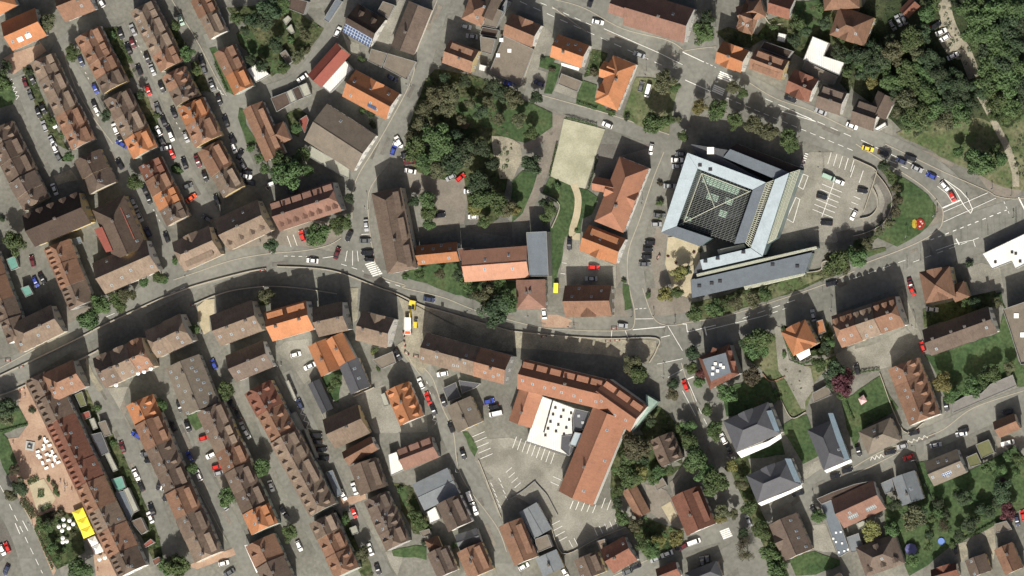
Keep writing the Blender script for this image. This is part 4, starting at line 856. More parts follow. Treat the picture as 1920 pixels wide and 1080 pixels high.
gp('beige', '03', [(215, 385), (330, 350), (420, 500), (380, 560), (290, 605), (270, 560)]); gp('garden', '03', [(270, 640), (420, 590), (560, 620), (620, 800), (640, 900), (490, 1000), (430, 1030), (330, 850)]); gp('paving', '03', [(150, 520), (210, 500), (420, 1040), (400, 1080), (240, 690)])
gp('paving', '00', [(20, 440), (90, 400), (300, 330), (290, 300), (350, 380), (230, 470), (100, 560), (60, 500)]); gp('paving', '13', [(120, 1000), (470, 870), (490, 920), (200, 1030)]); gp('paving', '23', [(-10, 500), (180, 460), (190, 500), (0, 570)])
gp('concrete', '03', [(980, -120), (1000, -180), (1060, -160), (1100, 0)]); gp('beige', '12', [(200, 140), (260, 90), (330, 80), (330, 190), (290, 210), (300, 320), (250, 350), (210, 250)]); gp('dust', '02', [(650, 520), (700, 640), (780, 760), (740, 780), (690, 700), (640, 560)]); gp('concrete', '02', [(700, 760), (960, 740), (900, 900), (960, 1000), (1000, 1080), (800, 1080), (720, 860)])
gp('grass', '12', [(1130, 670), (1260, 610), (1290, 640), (1260, 860), (1210, 830)]); gp('grass', '12', [(120, 960), (190, 920), (240, 1040), (190, 1070)]); gp('concrete', '12', [(780, 470), (860, 400), (1040, 380), (1040, 440), (1100, 650), (1000, 720), (900, 560)])
gp('dust', '22', [(60, 0), (130, 0), (120, 240), (90, 260)]); gp('dust', '22', [(300, -10), (430, 60), (600, 130), (760, 170), (1280, 330), (1290, 480), (600, 380), (600, 540), (520, 540), (460, 480), (470, 200), (420, 60)]); gp('dust', '32', [(0, 315), (750, 385), (1080, 395), (1085, 480), (1020, 560), (840, 520), (200, 460), (0, 450)])
rib('dust', [(755, 640), (775, 670), (800, 690)], 5)
gp('walk', '32', [(0, 60), (40, 160), (250, 160), (380, 210), (750, 220), (780, 0), (830, 0), (850, 170), (910, 200), (910, 280), (860, 310), (440, 305), (0, 240)]); gp('concrete', '22', [(90, 800), (330, 720), (440, 1035), (640, 960), (650, 1080), (250, 1090), (200, 1000)])
gp('concrete', '31', [(410, 700), (510, 700), (510, 800), (780, 910), (780, 1080), (350, 1080), (380, 850)]); gp('concrete', '41', [(880, 190), (950, 60), (1300, 60), (1480, 200), (1330, 560), (1150, 740), (700, 720)]); gp('beige', '41', [(-110, 700), (-40, 690), (130, 770), (130, 870), (60, 1020), (70, 1160), (-60, 1120), (-130, 900)])
gp('walk', '31', [(780, 100), (1130, 0), (1050, 260), (950, 560), (870, 780), (860, 950), (780, 1080), (800, 700)]); gp('walk', '41', [(-190, 600), (-120, 700), (-150, 900), (-110, 1130), (-200, 1120), (-240, 800)]); gp('walk', '32', [(985, 0), (1280, 0), (1280, 265), (1170, 275), (1070, 215)])
gp('concrete', '32', [(-20, 1120), (100, 1160), (440, 1270), (400, 1350), (340, 1520), (600, 1640), (900, 1560), (1000, 1800), (360, 2000), (250, 1700), (100, 1600), (0, 1550), (-320, 1260), (-260, 1140)]); gp('grass', '23', [(910, 0), (950, 0), (1025, 130), (1000, 185), (960, 120)])
gp('concrete', '20', [(330, 150), (400, 60), (430, 0), (470, 0), (370, 360), (345, 410), (210, 370), (250, 320)]); gp('concrete', '20', [(0, 230), (50, 300), (130, 330), (150, 430), (60, 400)])
gp('walk', '11', [(380, 690), (900, 540), (1280, 600), (1280, 690), (1180, 750), (1000, 790), (540, 850), (200, 950), (120, 950)]); gp('walk', '02', [(460, 170), (600, 160), (900, 60), (1250, -60), (1280, -30), (900, 140), (620, 280), (500, 330)])
gp('garden', '02', [(545, 800), (655, 765), (700, 870), (770, 1060), (850, 1090), (900, 1200), (960, 1330), (1040, 1480), (1100, 1640), (1180, 1830), (1230, 2040), (1190, 2100), (1050, 1850), (900, 1500), (760, 1200), (640, 1000)])
gp('dark', None, [(508, 716), (530, 712), (560, 790), (612, 885), (645, 935), (625, 948), (560, 850)]); gp('dark', None, [(70, 560), (95, 545), (118, 590), (112, 625), (95, 610)])
gp('garden', '23', [(10, 600), (45, 590), (80, 720), (130, 860), (220, 980), (240, 1080), (150, 1080), (60, 880)]); gp('garden', '01', [(380, 0), (450, 60), (470, 130), (560, 80), (540, 130), (430, 120)])
rg_ = random.Random(4)
for k_, t_, pts_ in (('dark', '11', [(435, 795), (505, 770), (545, 835), (490, 860), (485, 895), (460, 900), (455, 850)]), ('walk', '00', [(890, 310), (910, 305), (1030, 590), (1000, 600)]), ('walk', '00', [(940, 480), (1000, 460), (1030, 580), (985, 600)]), ('dust', '01', [(400, 240), (530, 190), (590, 270), (430, 310)]),
    ('walk', '02', [(870, 780), (900, 770), (960, 900), (930, 960), (900, 880)]), ('grass', '11', [(0, 170), (45, 140), (100, 210), (60, 230), (10, 210)]), ('walk', '00', [(1090, 780), (1130, 770), (1190, 920), (1140, 900)]), ('walk', '13', [(280, 200), (350, 160), (470, 410), (380, 420)]), ('dark', '33', [(20, 480), (185, 400), (250, 500), (90, 560)]),  # last patch paints the shade of the walled school courtyard onto the ground
    ('dark', '22', [(1090, 830), (1230, 800), (1280, 900), (1130, 990)]), ('concrete', '23', [(1080, 370), (1210, 310), (1280, 450), (1180, 640)]), ('walk', '21', [(480, 190), (960, 260), (920, 600), (700, 620), (600, 400), (500, 330)]), ('concrete', '43', [(970, 700), (1070, 690), (1150, 900), (1060, 900), (980, 880)]), ('dark', '03', [(-20, 620), (60, 760), (100, 860), (-20, 1000)])):
    gp(k_, t_, pts_)
for i_ in range(70):
    rd_ = rg_.choice(([(175, 60), (115, 100), (165, 190), (235, 330), (300, 450)], [(215, 50), (270, 170), (330, 300), (400, 420)], [(170, 715), (220, 800), (280, 930), (320, 1050)], [(325, 790), (370, 880), (430, 980)], [(530, 700), (590, 830), (640, 930)], [(828, 0), (775, 145), (712, 285), (668, 385)], [(760, 650), (820, 750), (880, 890), (960, 1080)], [(1240, 660), (1350, 810), (1400, 950)], [(1330, 1075), (1540, 905), (1760, 815)], [(200, 560), (350, 520), (600, 490), (760, 545)], [(880, 590), (1100, 615), (1300, 615)], [(1330, 610), (1560, 543), (1740, 460)], [(1000, 0), (1230, 95), (1500, 225), (1690, 300)]))
    j_ = rg_.randrange(len(rd_) - 1); f_ = rg_.random(); x_ = rd_[j_][0] + (rd_[j_ + 1][0] - rd_[j_][0]) * f_ + rg_.uniform(-9, 9); y_ = rd_[j_][1] + (rd_[j_ + 1][1] - rd_[j_][1]) * f_ + rg_.uniform(-6, 6)
    a_ = math.atan2(rd_[j_ + 1][1] - rd_[j_][1], rd_[j_ + 1][0] - rd_[j_][0]); l_, w2_ = rg_.uniform(3, 22), rg_.uniform(1.5, 4); c_, s_ = math.cos(a_), math.sin(a_)
    z_ = .18 + i_ * .0002; P_ = [G(x_ + u * c_ - v * s_, y_ + u * s_ + v * c_, z_) for u, v in ((-l_, -w2_), (l_, -w2_), (l_, w2_), (-l_, w2_))]
    m = MB(); m.add([tuple(q) for q in P_][::-1], [(0, 1, 2, 3)]); m.build('road', GM['dark'] if rg_.random() < .6 else GM['walk'])['kind'] = 'structure'
# markings
poly('30', [(690, 215), (1110, 400), (1280, 485)]); line('30', (215, 20), (600, 190), .16, (2.5, 2.2)); line('30', (60, 10), (1160, 505), .16, (3, 2.6)); poly('40', [(0, 390), (160, 465)], .3); line('40', (175, 470), (250, 505), .2, (1, .8)); line('40', (20, 600), (210, 685), .3)
line('40', (330, 735), (1280, 1130), .18, (2.2, 1.6)); line('40', (620, 740), (1280, 1030), .16, (3, 2.4)); poly('40', [(760, 800), (1000, 912), (745, 835)]); poly('51', [(60, -30), (170, 25), (440, 150), (560, 205), (680, 265)], .16, (5, 1)); line('51', (670, 480), (805, 420), .5)
poly('51', [(675, 510), (1010, 365)]); poly('51', [(675, 585), (1070, 405)]); line('51', (580, 720), (1150, 495), .3, (1.4, 1.6)); line('51', (270, 125), (410, 185), .16, (3, 2)); poly('51', [(630, 315), (700, 370), (745, 440)]); line('51', (450, 885), (950, 700), .18, (2.4, 2.4)); poly('51', [(620, 798), (770, 745), (900, 720), (915, 770)])
line('51', (770, 710), (795, 755), .5); poly('51', [(680, 265), (760, 340), (830, 460), (880, 520), (895, 490), (860, 410), (800, 345), (700, 275), (680, 265)], .3); line('51', (1130, 430), (1175, 535), .16, (1, 1)); line('51', (1240, 400), (1290, 500), .5)
line('51', (0, 1010), (420, 860), .18, (3, 3)); line('42', (450, 228), (900, 70), .18, (3, 3)); poly('42', [(180, 315), (600, 212)]); line('42', (600, 212), (780, 150), .16, (2, 2)); poly('42', [(-10, 270), (28, 270), (36, 330), (250, 278)], .25); line('42', (165, 290), (180, 355), .45)
poly('32', [(905, 313), (1150, 290)], .3); line('32', (905, 313), (1150, 290), .3, (1.2, 1.2)); line('32', (750, 315), (745, 375)); line('32', (850, 320), (868, 365)); line('32', (925, 158), (1020, 150), .2, (1, .6)); line('32', (925, 232), (1060, 230)); line('32', (1120, 370), (1185, 355)); poly('32', [(1170, 285), (1280, 470)]); line('32', (1090, 570), (1280, 530)); line('32', (1170, 670), (1280, 610))
line('42', (20, 690), (85, 665), .4); poly('42', [(0, 770), (100, 960)]); poly('42', [(40, 700), (105, 850)]); line('42', (120, 900), (190, 1040), .2, (2.4, 2)); line('21', (150, 677), (220, 675)); poly('21', [(45, 800), (30, 880)]); line('21', (85, 800), (85, 910)); line('21', (120, 800), (128, 880)); line('21', (0, 900), (170, 955), .18, (2.2, 2)); line('21', (330, 1030), (480, 1080), .16, (2, 2))
bays('21', (180, 905), (235, 990), 7, (72, -22), .55); bays('40', (280, 537), (264, 578), 4, (95, 38), .5); bays('40', (236, 638), (220, 678), 4, (82, 36), .5); bays('43', (280, 748), (305, 800), 5, (68, -26), .55); bays('41', (942, 78), (905, 175), 7, (-24, -8), .4)
bays('33', (35, 35), (320, 155), 9, (-30, 85)); bays('33', (0, 265), (65, 380), 4, (-45, 38)); bays('33', (372, 362), (352, 402), 2, (-62, -28)); bays('33', (460, 515), (630, 545), 5, (-25, 62)); bays('33', (700, 495), (742, 510), 2, (-28, 76)); bays('33', (360, 665), (415, 785), 4, (-66, 34)); bays('33', (618, 722), (772, 655), 5, (24, 55)); bays('33', (428, 812), (466, 796), 2, (26, 50))
bays('23', (985, 35), (1045, 200), 5, (90, -38)); bays('23', (1120, 380), (1180, 540), 5, (18, 30)); bays('23', (1180, 345), (1230, 480), 4, (18, 30)); bays('41', (1045, 300), (975, 490), 6, (152, 62)); line('41', (1135, 290), (1045, 545), .13); bays('41', (1115, 62), (1285, 120), 5, (-26, 88)); bays('51', (70, 370), (20, 500), 4, (-50, -22)); bays('51', (75, 200), (10, 160), 2, (-30, 90))
bays('11', (875, 690), (920, 680), 2, (30, 84)); poly('41', [(905, 225), (870, 320), (905, 340), (942, 240), (905, 225)]); poly('41', [(850, 400), (780, 560), (830, 590), (880, 415), (850, 400)]); poly('31', [(375, 890), (410, 895)]); line('31', (365, 970), (400, 975)); poly('11', [(850, 840), (1080, 845)], .16, (1.4, 1.4)); line('11', (1140, 855), (1240, 840), .2); line('02', (800, 215), (860, 190)); line('12', (0, 40), (120, -10), .16, (2, 2))
zig('00', (90, 590), (150, 735), 9, 30); zig('12', (905, 700), (1060, 1060), 14, 32); zig('53', (130, 215), (230, 190), 6, -28); zig('53', (400, 95), (560, 45), 8, -26); zig('22', (700, 960), (725, 1015), 3, 25); zig('10', (350, 650), (400, 710), 4, 10)
line('03', (0, 400), (60, 510), .2, (3, 3)); line('03', (70, 540), (320, 1060), .2, (2.6, 2)); line('03', (170, 665), (210, 740), .25); line('03', (115, 685), (150, 765), .25); line('22', (640, 700), (700, 900), .1, (1, 3)); line('00', (640, 540), (670, 600), .2, (.8, 1.4)); line('00', (1020, 300), (1080, 430), .2, (.8, 1.4)); line('10', (20, 880), (90, 1000), .2, (.8, 1.4)); line('01', (1150, 490), (1200, 580), .2, (.8, 1.4))
MK.build('road_markings', mPaint)['kind'] = 'structure'
# spiral ramp of the parking deck
rib('concrete', [(1641, 346), (1652, 365), (1654, 385), (1645, 405), (1625, 418), (1600, 421)], 4.5, .12, 'road'); rib('dark', [(1641, 325), (1658, 345), (1670, 375), (1664, 402), (1645, 425), (1610, 437), (1570, 447)], 4.6, .2, 'road')
def wallrun(pts, h, wd, label, cat='wall', m_=None, name='stone_wall'):
    P = smooth([G(x, y, 0) for x, y in pts], 5); c = P[len(P) // 2].copy(); m = MB(); n = len(P); V = []; F = []
    for i, p in enumerate(P):
        d = (P[min(i + 1, n - 1)] - P[max(i - 1, 0)]).normalized(); k = Vector((-d.y, d.x, 0)) * wd / 2; p = p - c
        V += [(p.x + k.x, p.y + k.y, 0), (p.x - k.x, p.y - k.y, 0), (p.x - k.x, p.y - k.y, h), (p.x + k.x, p.y + k.y, h)]
    for i in range(n - 1):
        a = 4 * i; b = a + 4
        for j in range(4): F.append((a + j, b + j, b + (j + 1) % 4, a + (j + 1) % 4))
    F += [(0, 1, 2, 3), (4 * n - 1, 4 * n - 2, 4 * n - 3, 4 * n - 4)]
    me = mesh(name, V, F, m_ or mKerb); 
    o = ob(name, me, loc=(c.x, c.y, 0)); tag(o, label, cat); return o
WR = wallrun
WR([(0, 705), (40, 686), (150, 633), (190, 612), (275, 572), (320, 553), (370, 535), (460, 511), (500, 504)], .9, .5, 'long pale retaining wall on the river street north side, western run')
WR([(520, 500), (590, 503), (640, 512), (700, 535), (747, 552), (790, 572), (835, 585), (902, 605), (960, 621)], .9, .4, 'curved pale retaining wall passing the excavator')
WR([(962, 621), (1050, 630), (1140, 635), (1230, 634), (1232, 655), (1218, 680)], .9, .4, 'pale wall ending round the bushy tree by the junction')
WR([(0, 741), (40, 726), (165, 667), (185, 656)], .9, .5, 'short pale wall south of the river street at the left edge'); WR([(362, 572), (402, 555), (440, 544), (500, 537), (560, 540), (632, 551)], .9, .4, 'curved pale wall behind the vivid orange house')
WR(T('51', [(165, 210), (240, 300), (290, 400), (280, 500), (220, 600), (110, 660), (0, 690)]), 1.1, .25, 'outer curved parapet of the spiral ramp'); WR(T('51', [(150, 330), (182, 400), (180, 480), (130, 540), (50, 560)]), 1.1, .25, 'inner curved parapet of the spiral ramp')
WR(T('51', [(0, 110), (70, 140), (170, 195), (160, 270), (80, 510)]), 1.2, .3, 'straight white parapet at the east end of the parking deck'); WR(T('30', [(230, 205), (170, 370), (75, 645)]), .8, .3, 'pale wall between the concrete roof and drive'); WR(T('22', [(95, 815), (250, 745)]), 1.5, .3, 'white garden wall above the concrete yard')
WR(T('41', [(925, 965), (1035, 945), (1050, 890), (1085, 875)]), .9, .3, 'white wall around the terrace beside the slate strip roof'); WR(T('23', [(1030, 210), (1090, 360), (1200, 640)]), .7, .3, 'low wall along the diagonal street parking'); WR(T('33', [(-10, 500), (85, 440), (170, 372), (178, 378), (225, 430), (265, 475), (310, 560), (345, 625)]), .9, .22, 'angled retaining wall in the school car park', m_=mRim)
WR(T('33', [(285, 650), (380, 910), (620, 810), (860, 710)]), 1.2, .2, 'long wall closing the south of the school car park'); WR(T('40', [(620, 130), (660, 180), (740, 180)]), .6, .3, 'curved pale garden edging near the complex villa'); WR(T('42', [(740, 840), (820, 975), (925, 930)]), 1, .25, 'pale wall at the tip of the grassy drive')
WR(T('53', [(460, 200), (510, 330), (590, 500), (640, 600)]), 1.2, .2, 'thin wall between two garden plots', m_=mDark); WR(T('31', [(228, 372), (358, 455), (300, 630)]), 1, .3, 'angled pale terrace wall beside the green strip'); WR(T('42', [(600, 640), (665, 700), (770, 665)]), .8, .35, 'low sandstone wall in front of the pale terrace', m_=ROOF['o'][1])
WR(T('11', [(740, 350), (720, 320), (830, 285)]), 1, .25, 'white wall by the parked car and big tree'); WR(T('52', [(200, 640), (375, 1070), (530, 1010)]), 1, .25, 'white parapet in front of the dormered row'); WR(T('50', [(10, 900), (140, 980)]), 1, .2, 'wall in front of the dark house by the wood')
# ------------------------------------------------------------ cars
def near(px, py, lim=1e9, k=1):
    best = min(SPOTS, key=lambda s: (s[0] - px) ** 2 + (s[1] - py) ** 2); return best[2]
mTyre = mat('tyre_rubber', (.02, .02, .02), var=0); mCarGlass = mat('car_glass', (.02, .024, .028), rough=.08, var=0, spec=.7)
mLampR = mat('tail_lamp_red', (.35, .02, .015), var=0, rough=.3); mLampW = mat('headlamp_clear', (.6, .6, .58), var=0, rough=.2)
PAINT = {k: (n, mat('paint_' + n.replace(' ', '_'), c, rough=.28, var=0, spec=.6, metal=.0)) for k, n, c in (
    ('k', 'black', (.014, .014, .017)), ('g', 'grey', (.10, .105, .11)), ('s', 'silver', (.30, .31, .32)), ('w', 'white', (.72, .72, .70)), ('R', 'red', (.52, .025, .018)),
    ('B', 'blue', (.035, .06, .30)), ('b', 'dark blue', (.035, .045, .09)), ('M', 'maroon', (.10, .018, .022)), ('Y', 'yellow', (.75, .5, .04)), ('e', 'pale green', (.30, .42, .34)), ('T', 'orange-red', (.75, .10, .03)))}
def carmesh(kind):
    L, Wd = {'hatch': (4.0, 1.74), 'saloon': (4.5, 1.8), 'van': (5.0, 1.95)}[kind]
    # side profile stations: x, half width, z of belt, cabin half width, z of roof
    if kind == 'hatch': ST = [(-2.0, .72, .75, 0, 0), (-1.9, .83, .95, 0, 0), (-1.75, .86, .98, .72, .98), (-1.35, .87, .98, .66, 1.42), (.1, .87, .96, .66, 1.48), (.5, .87, .95, .68, 1.35), (1.05, .86, .92, .7, .92), (1.75, .8, .8, 0, 0), (2.0, .62, .62, 0, 0)]
    elif kind == 'saloon': ST = [(-2.25, .72, .8, 0, 0), (-2.1, .85, .98, 0, 0), (-1.6, .89, 1.0, .72, 1.0), (-.95, .9, .98, .66, 1.4), (.2, .9, .96, .66, 1.44), (.6, .9, .95, .68, 1.3), (1.2, .88, .92, .72, .92), (2.0, .82, .78, 0, 0), (2.25, .62, .62, 0, 0)]
    else: ST = [(-2.5, .9, 1.1, .86, 1.1), (-2.45, .95, 1.1, .84, 1.95), (-1.5, .96, 1.1, .84, 2.0), (.9, .96, 1.1, .82, 1.98), (1.25, .96, 1.08, .8, 1.8), (1.85, .94, 1.05, .84, 1.05), (2.1, .9, .95, 0, 0), (2.5, .7, .7, 0, 0)]
    body = MB(); n = len(ST)
    V = []
    for x, hw, zb, cw, zr in ST:
        V += [(x, -hw, .28), (x, -hw, zb * .75), (x, -hw * .93, zb), (x, hw * .93, zb), (x, hw, zb * .75), (x, hw, .28)]
    Fc = []
    for i in range(n - 1):
        for j in range(5): Fc.append((6 * i + j, 6 * i + 6 + j, 6 * i + 7 + j, 6 * i + 1 + j))
        Fc.append((6 * i + 5, 6 * i + 11, 6 * i + 6, 6 * i))
    Fc += [(0, 1, 2, 3, 4, 5), tuple(6 * n - 1 - j for j in range(6))]
    body.add(V, [f[::-1] for f in Fc])
    cab = [s for s in ST if s[3] > 0]; m2 = len(cab)
    # roof panel
    top = [s for s in cab if s[4] > s[2] + .3]
    Vr = []
    for x, hw, zb, cw, zr in top: Vr += [(x, -cw * .9, zr), (x, cw * .9, zr), (x, -cw * .9, zr - .06), (x, cw * .9, zr - .06)]
    body.add(Vr, [(4 * i + 1, 4 * i, 4 * i + 4, 4 * i + 5) for i in range(len(top) - 1)])
    for sx in (-1, 1):
        for wx in (-L * .31, L * .31):
            Vw = []
            for yy in (sx * (Wd / 2 - .22), sx * (Wd / 2 - .0)):
                for k in range(12): a = 2 * math.pi * k / 12; Vw.append((wx + .32 * math.cos(a), yy, .32 + .32 * math.sin(a)))
            Fw = [(k, (k + 1) % 12, 12 + (k + 1) % 12, 12 + k) for k in range(12)] + [tuple(range(12))[::-1], tuple(range(12, 24))]
            body.add(Vw, Fw, 1)
        e = ST[-2]; body.box(e[0] + .08, sx * .62 - .14, .62, e[0] + .2, sx * .62 + .14, .74, 2); body.box(ST[0][0] - .03, sx * .6 - .12, .68, ST[0][0] + .05, sx * .6 + .12, .82, 3)
        body.box(.75, sx * (Wd / 2 - .02) - .09, .95, .9, sx * (Wd / 2 - .02) + .09, 1.07, 0)
    bm = mesh('car_body', body.V, body.F, [PAINT['k'][1], mTyre, mLampW, mLampR], body.I)
    def quad(s0, s1, sh=.06):
        g = MB(); a, b = s0, s1
        g.add([(a[0], -a[3] + sh, a[4]), (a[0], a[3] - sh, a[4]), (b[0], b[3] - sh, b[4]), (b[0], -b[3] + sh, b[4])], [(0, 1, 2, 3)]); return g
    # windscreen: last raised station down to the bonnet; rear window: first cabin station up to the roof
    i1 = len(top) - 1; ws = MB(); a = top[i1 - 1] if kind != 'van' else top[i1]; b = cab[-1]; c_ = top[i1]
    rows = [top[i1 - 1], top[i1], cab[-1]] if kind != 'van' else [top[i1], cab[-1]]
    rows = [top[i1], cab[-1]] if kind != 'van' else rows
    Vq = []
    for s in rows: Vq += [(s[0], -s[3] * .93, s[4] + .01), (s[0], s[3] * .93, s[4] + .01)]
    ws.add(Vq, [(2 * i, 2 * i + 2, 2 * i + 3, 2 * i + 1) for i in range(len(rows) - 1)])
    wsm = mesh('windscreen', ws.V, ws.F, mCarGlass)
    rw = MB(); s0, s1 = cab[0], cab[1]; rw.add([(s0[0], -s0[3] * .93, s0[4] + .01), (s0[0], s0[3] * .93, s0[4] + .01), (s1[0], s1[3] * .9, s1[4] + .01), (s1[0], -s1[3] * .9, s1[4] + .01)], [(0, 3, 2, 1)])
    rwm = mesh('rear_window', rw.V, rw.F, mCarGlass)
    sw = MB()
    for sg in (-1, 1):
        Vs = []
        for s in cab: Vs += [(s[0], sg * s[1] * .93, s[2]), (s[0], sg * s[3] * .9, max(s[4], s[2]) + .005)]
        sw.add(Vs, [(2 * i, 2 * i + 2, 2 * i + 3, 2 * i + 1) if sg < 0 else (2 * i, 2 * i + 1, 2 * i + 3, 2 * i + 2) for i in range(len(cab) - 1)])
    swm = mesh('side_windows', sw.V, sw.F, mCarGlass)
    return bm, wsm, rwm, swm
CM = {k: carmesh(k) for k in ('hatch', 'saloon', 'van')}
CARS = []
def C(t, lst):
    for e in lst:
        x, y, a, c = e[:4]; CARS.append((int(t[0]) * 320 + x / 4, int(t[1]) * 270 + y / 4, a, c, e[4] if len(e) > 4 else None))
C('00', [(190,620,70,'M'),(240,590,65,'k'),(232,715,65,'g'),(290,845,70,'k'),(335,945,68,'s'),(395,1060,60,'s'),(400,925,60,'w'),(325,815,65,'k'),(610,460,68,'b'),(718,668,65,'B'),(712,790,65,'k'),(728,832,60,'w'),(865,965,68,'w'),(905,1050,68,'k'),
 (907,255,70,'k'),(1000,225,65,'s'),(997,325,68,'M'),(965,365,68,'k'),(1107,435,68,'k'),(1045,525,68,'k'),(1145,525,68,'s'),(1215,655,65,'k'),(1115,680,68,'R'),(1185,815,68,'g'),(1228,905,68,'k'),(1270,980,65,'k'),(1190,980,60,'w'),(1210,1050,60,'g'),(760,15,60,'w')])
C('10', [(80,150,70,'e'),(235,460,70,'k'),(250,515,70,'g'),(312,640,68,'g'),(365,750,68,'k'),(415,910,70,'k'),(465,1045,60,'k'),(25,845,68,'k'),(118,1030,68,'s'),(5,1020,68,'w'),(990,585,-35,'w'),(1255,240,-65,'w'),(940,15,-60,'w')])
C('20', [(938,200,12,'s'),(980,272,8,'s'),(1260,625,10,'B'),(430,1060,60,'w'),(385,585,30,'b')])
C('30', [(645,165,12,'w'),(955,410,20,'s'),(205,625,22,'b'),(970,650,-75,'g'),(1022,680,-75,'w','van'),(715,938,22,'w'),(590,15,-70,'k')])
C('40', [(810,742,20,'k'),(1037,838,22,'s'),(1270,945,22,'w')])
C('50', [(620,190,-30,'k'),(660,240,-25,'w'),(688,285,-30,'w'),(748,420,-25,'w'),(295,190,60,'g'),(340,155,65,'s'),(380,140,65,'g')])
C('01', [(408,25,65,'w'),(410,340,68,'w'),(435,90,60,'g'),(1085,340,65,'k'),(1118,415,70,'k'),(1005,440,65,'s'),(1045,540,62,'s'),(1110,660,62,'b'),(1250,700,68,'k'),(245,880,75,'M'),(268,1035,65,'B'),(318,1010,60,'k'),(900,152,60,'k'),(1245,30,-10,'w'),(915,0,30,'B')])
C('11', [(10,70,68,'R'),(105,145,70,'k'),(205,130,68,'M'),(260,245,68,'k'),(128,315,-20,'g'),(155,405,-35,'T'),(348,420,68,'k'),(275,560,30,'g'),(475,30,68,'w'),(520,80,-60,'k'),(572,215,10,'k'),(565,242,12,'w'),(590,290,12,'k'),(765,295,-20,'w'),(905,355,10,'k'),(540,155,60,'g'),(988,690,72,'R'),(1030,680,70,'b'),(1065,875,5,'w'),(1250,820,-70,'M'),(345,675,65,'k')])
C('21', [(393,45,-70,'B'),(490,80,-10,'k'),(515,135,-5,'M'),(518,203,10,'w'),(822,250,-30,'s'),(895,252,-40,'R'),(965,355,0,'w'),(740,535,-8,'k'),(990,547,0,'w'),(188,610,85,'s'),(180,725,0,'g'),(195,815,0,'k'),(210,865,5,'k'),(60,690,-65,'k'),(425,5,20,'w')])
C('31', [(432,750,92,'k'),(615,925,5,'R'),(595,1010,0,'s'),(1045,40,-80,'w'),(1265,75,0,'g'),(1240,120,0,'w'),(1245,168,0,'s'),(1185,315,0,'s'),(1105,535,5,'g'),(1085,602,0,'s'),(1035,740,5,'k'),(1020,790,5,'k'),(1010,845,0,'k'),(995,900,0,'g')])
C('41', [(1098,248,22,'e','van'),(1175,285,20,'w'),(1045,395,15,'k'),(1080,592,5,'k'),(1118,1045,-15,'k'),(1285,535,-60,'w')])
C('51', [(110,35,15,'Y'),(225,70,15,'k'),(360,128,22,'b'),(430,105,18,'k'),(478,185,25,'s'),(585,240,25,'B'),(685,315,50,'w'),(745,395,62,'R'),(70,350,10,'k'),(430,1050,70,'M')])
C('12', [(940,500,-15,'w'),(1045,587,-25,'w'),(325,572,65,'B'),(460,870,60,'k'),(505,950,60,'k'),(545,1045,65,'s'),(20,1040,60,'k'),(130,1040,70,'k'),(70,890,70,'k'),(970,870,65,'b')])
C('22', [(660,85,10,'b'),(598,715,65,'w'),(652,825,70,'R'),(692,915,68,'k'),(768,850,70,'k'),(825,1045,68,'k'),(760,645,-10,'w'),(1110,850,-15,'B'),(1145,893,-12,'k'),(1160,942,-12,'w','van'),(425,500,60,'k')])
C('32', [(243,185,85,'w'),(830,282,5,'s')])
C('42', [(980,205,80,'s'),(22,730,68,'R')])
C('52', [(440,15,65,'R'),(592,160,5,'s'),(520,440,72,'R'),(30,610,75,'k'),(697,880,80,'k'),(1160,930,-12,'k'),(825,1070,-15,'k')])
C('03', [(918,112,70,'M'),(1095,165,-10,'g'),(1120,215,0,'k'),(1022,320,65,'w'),(1060,408,65,'k'),(1140,580,68,'k'),(1128,640,65,'w'),(1195,400,-70,'k'),(1250,480,-60,'k'),(1238,430,20,'w'),(55,865,65,'R'),(18,885,65,'w'),(50,1035,-65,'b'),(1025,25,30,'B')])
C('13', [(575,15,60,'w'),(252,45,-15,'R'),(305,175,-25,'w'),(145,185,60,'B'),(348,262,-15,'R'),(368,308,-15,'s'),(212,325,65,'w'),(403,550,55,'s'),(72,700,65,'k'),(400,985,-15,'w'),(440,1055,-30,'g'),(755,405,70,'w'),(965,855,65,'w'),(1090,25,0,'k'),(1100,75,0,'k'),(1135,130,0,'k'),(1145,195,5,'k'),(1250,625,60,'k'),(850,600,60,'k')])
C('23', [(100,425,70,'w'),(98,605,68,'R'),(15,470,65,'w'),(218,880,70,'w'),(275,1030,70,'k'),(915,165,70,'k'),(968,495,70,'w','van'),(1005,582,70,'w')])
C('33', [(1163,915,-20,'w'),(1075,955,-20,'s'),(865,1050,-20,'g'),(925,1010,-20,'k'),(1260,865,-15,'k'),(90,1010,-30,'w'),(395,1050,60,'w')])
C('43', [(88,825,-20,'w','van'),(495,665,70,'s'),(865,460,-15,'k'),(1145,330,-15,'k'),(1235,285,-15,'k'),(305,50,65,'w'),(345,120,65,'k'),(5,860,-30,'M'),(150,980,80,'g'),(190,965,80,'g'),(985,590,60,'k')])
C('53', [(620,98,-12,'s'),(368,108,-12,'s'),(277,150,-12,'k'),(812,15,-12,'w'),(455,5,-12,'k'),(415,190,-20,'R'),(40,140,75,'k'),(770,880,75,'k'),(1230,665,80,'b'),(1275,625,75,'R'),(1160,82,-15,'w','van')])
def label_set(items, noun, mk):
    """items: (px, py, key, phrase) -> unique labels, counting like ones from the north"""
    g = {}
    for i, (x, y, k, ph) in enumerate(items): g.setdefault((k, ph), []).append((y, x, i))
    out = [None] * len(items)
    for (k, ph), l in g.items():
        l.sort()
        for r, (_, _, i) in enumerate(l):
            if len(l) == 1: out[i] = mk(k, ph, '')
            else: out[i] = mk(k, ph, ('northernmost ' if r == 0 else 'southernmost ' if r == len(l) - 1 else ORD[r] + ' from north, ' if r < 20 else ''))
    return out
def short(ph):
    w_ = ph.split(); return ph if ph.startswith(('the ', 'The ')) else 'the ' + ph
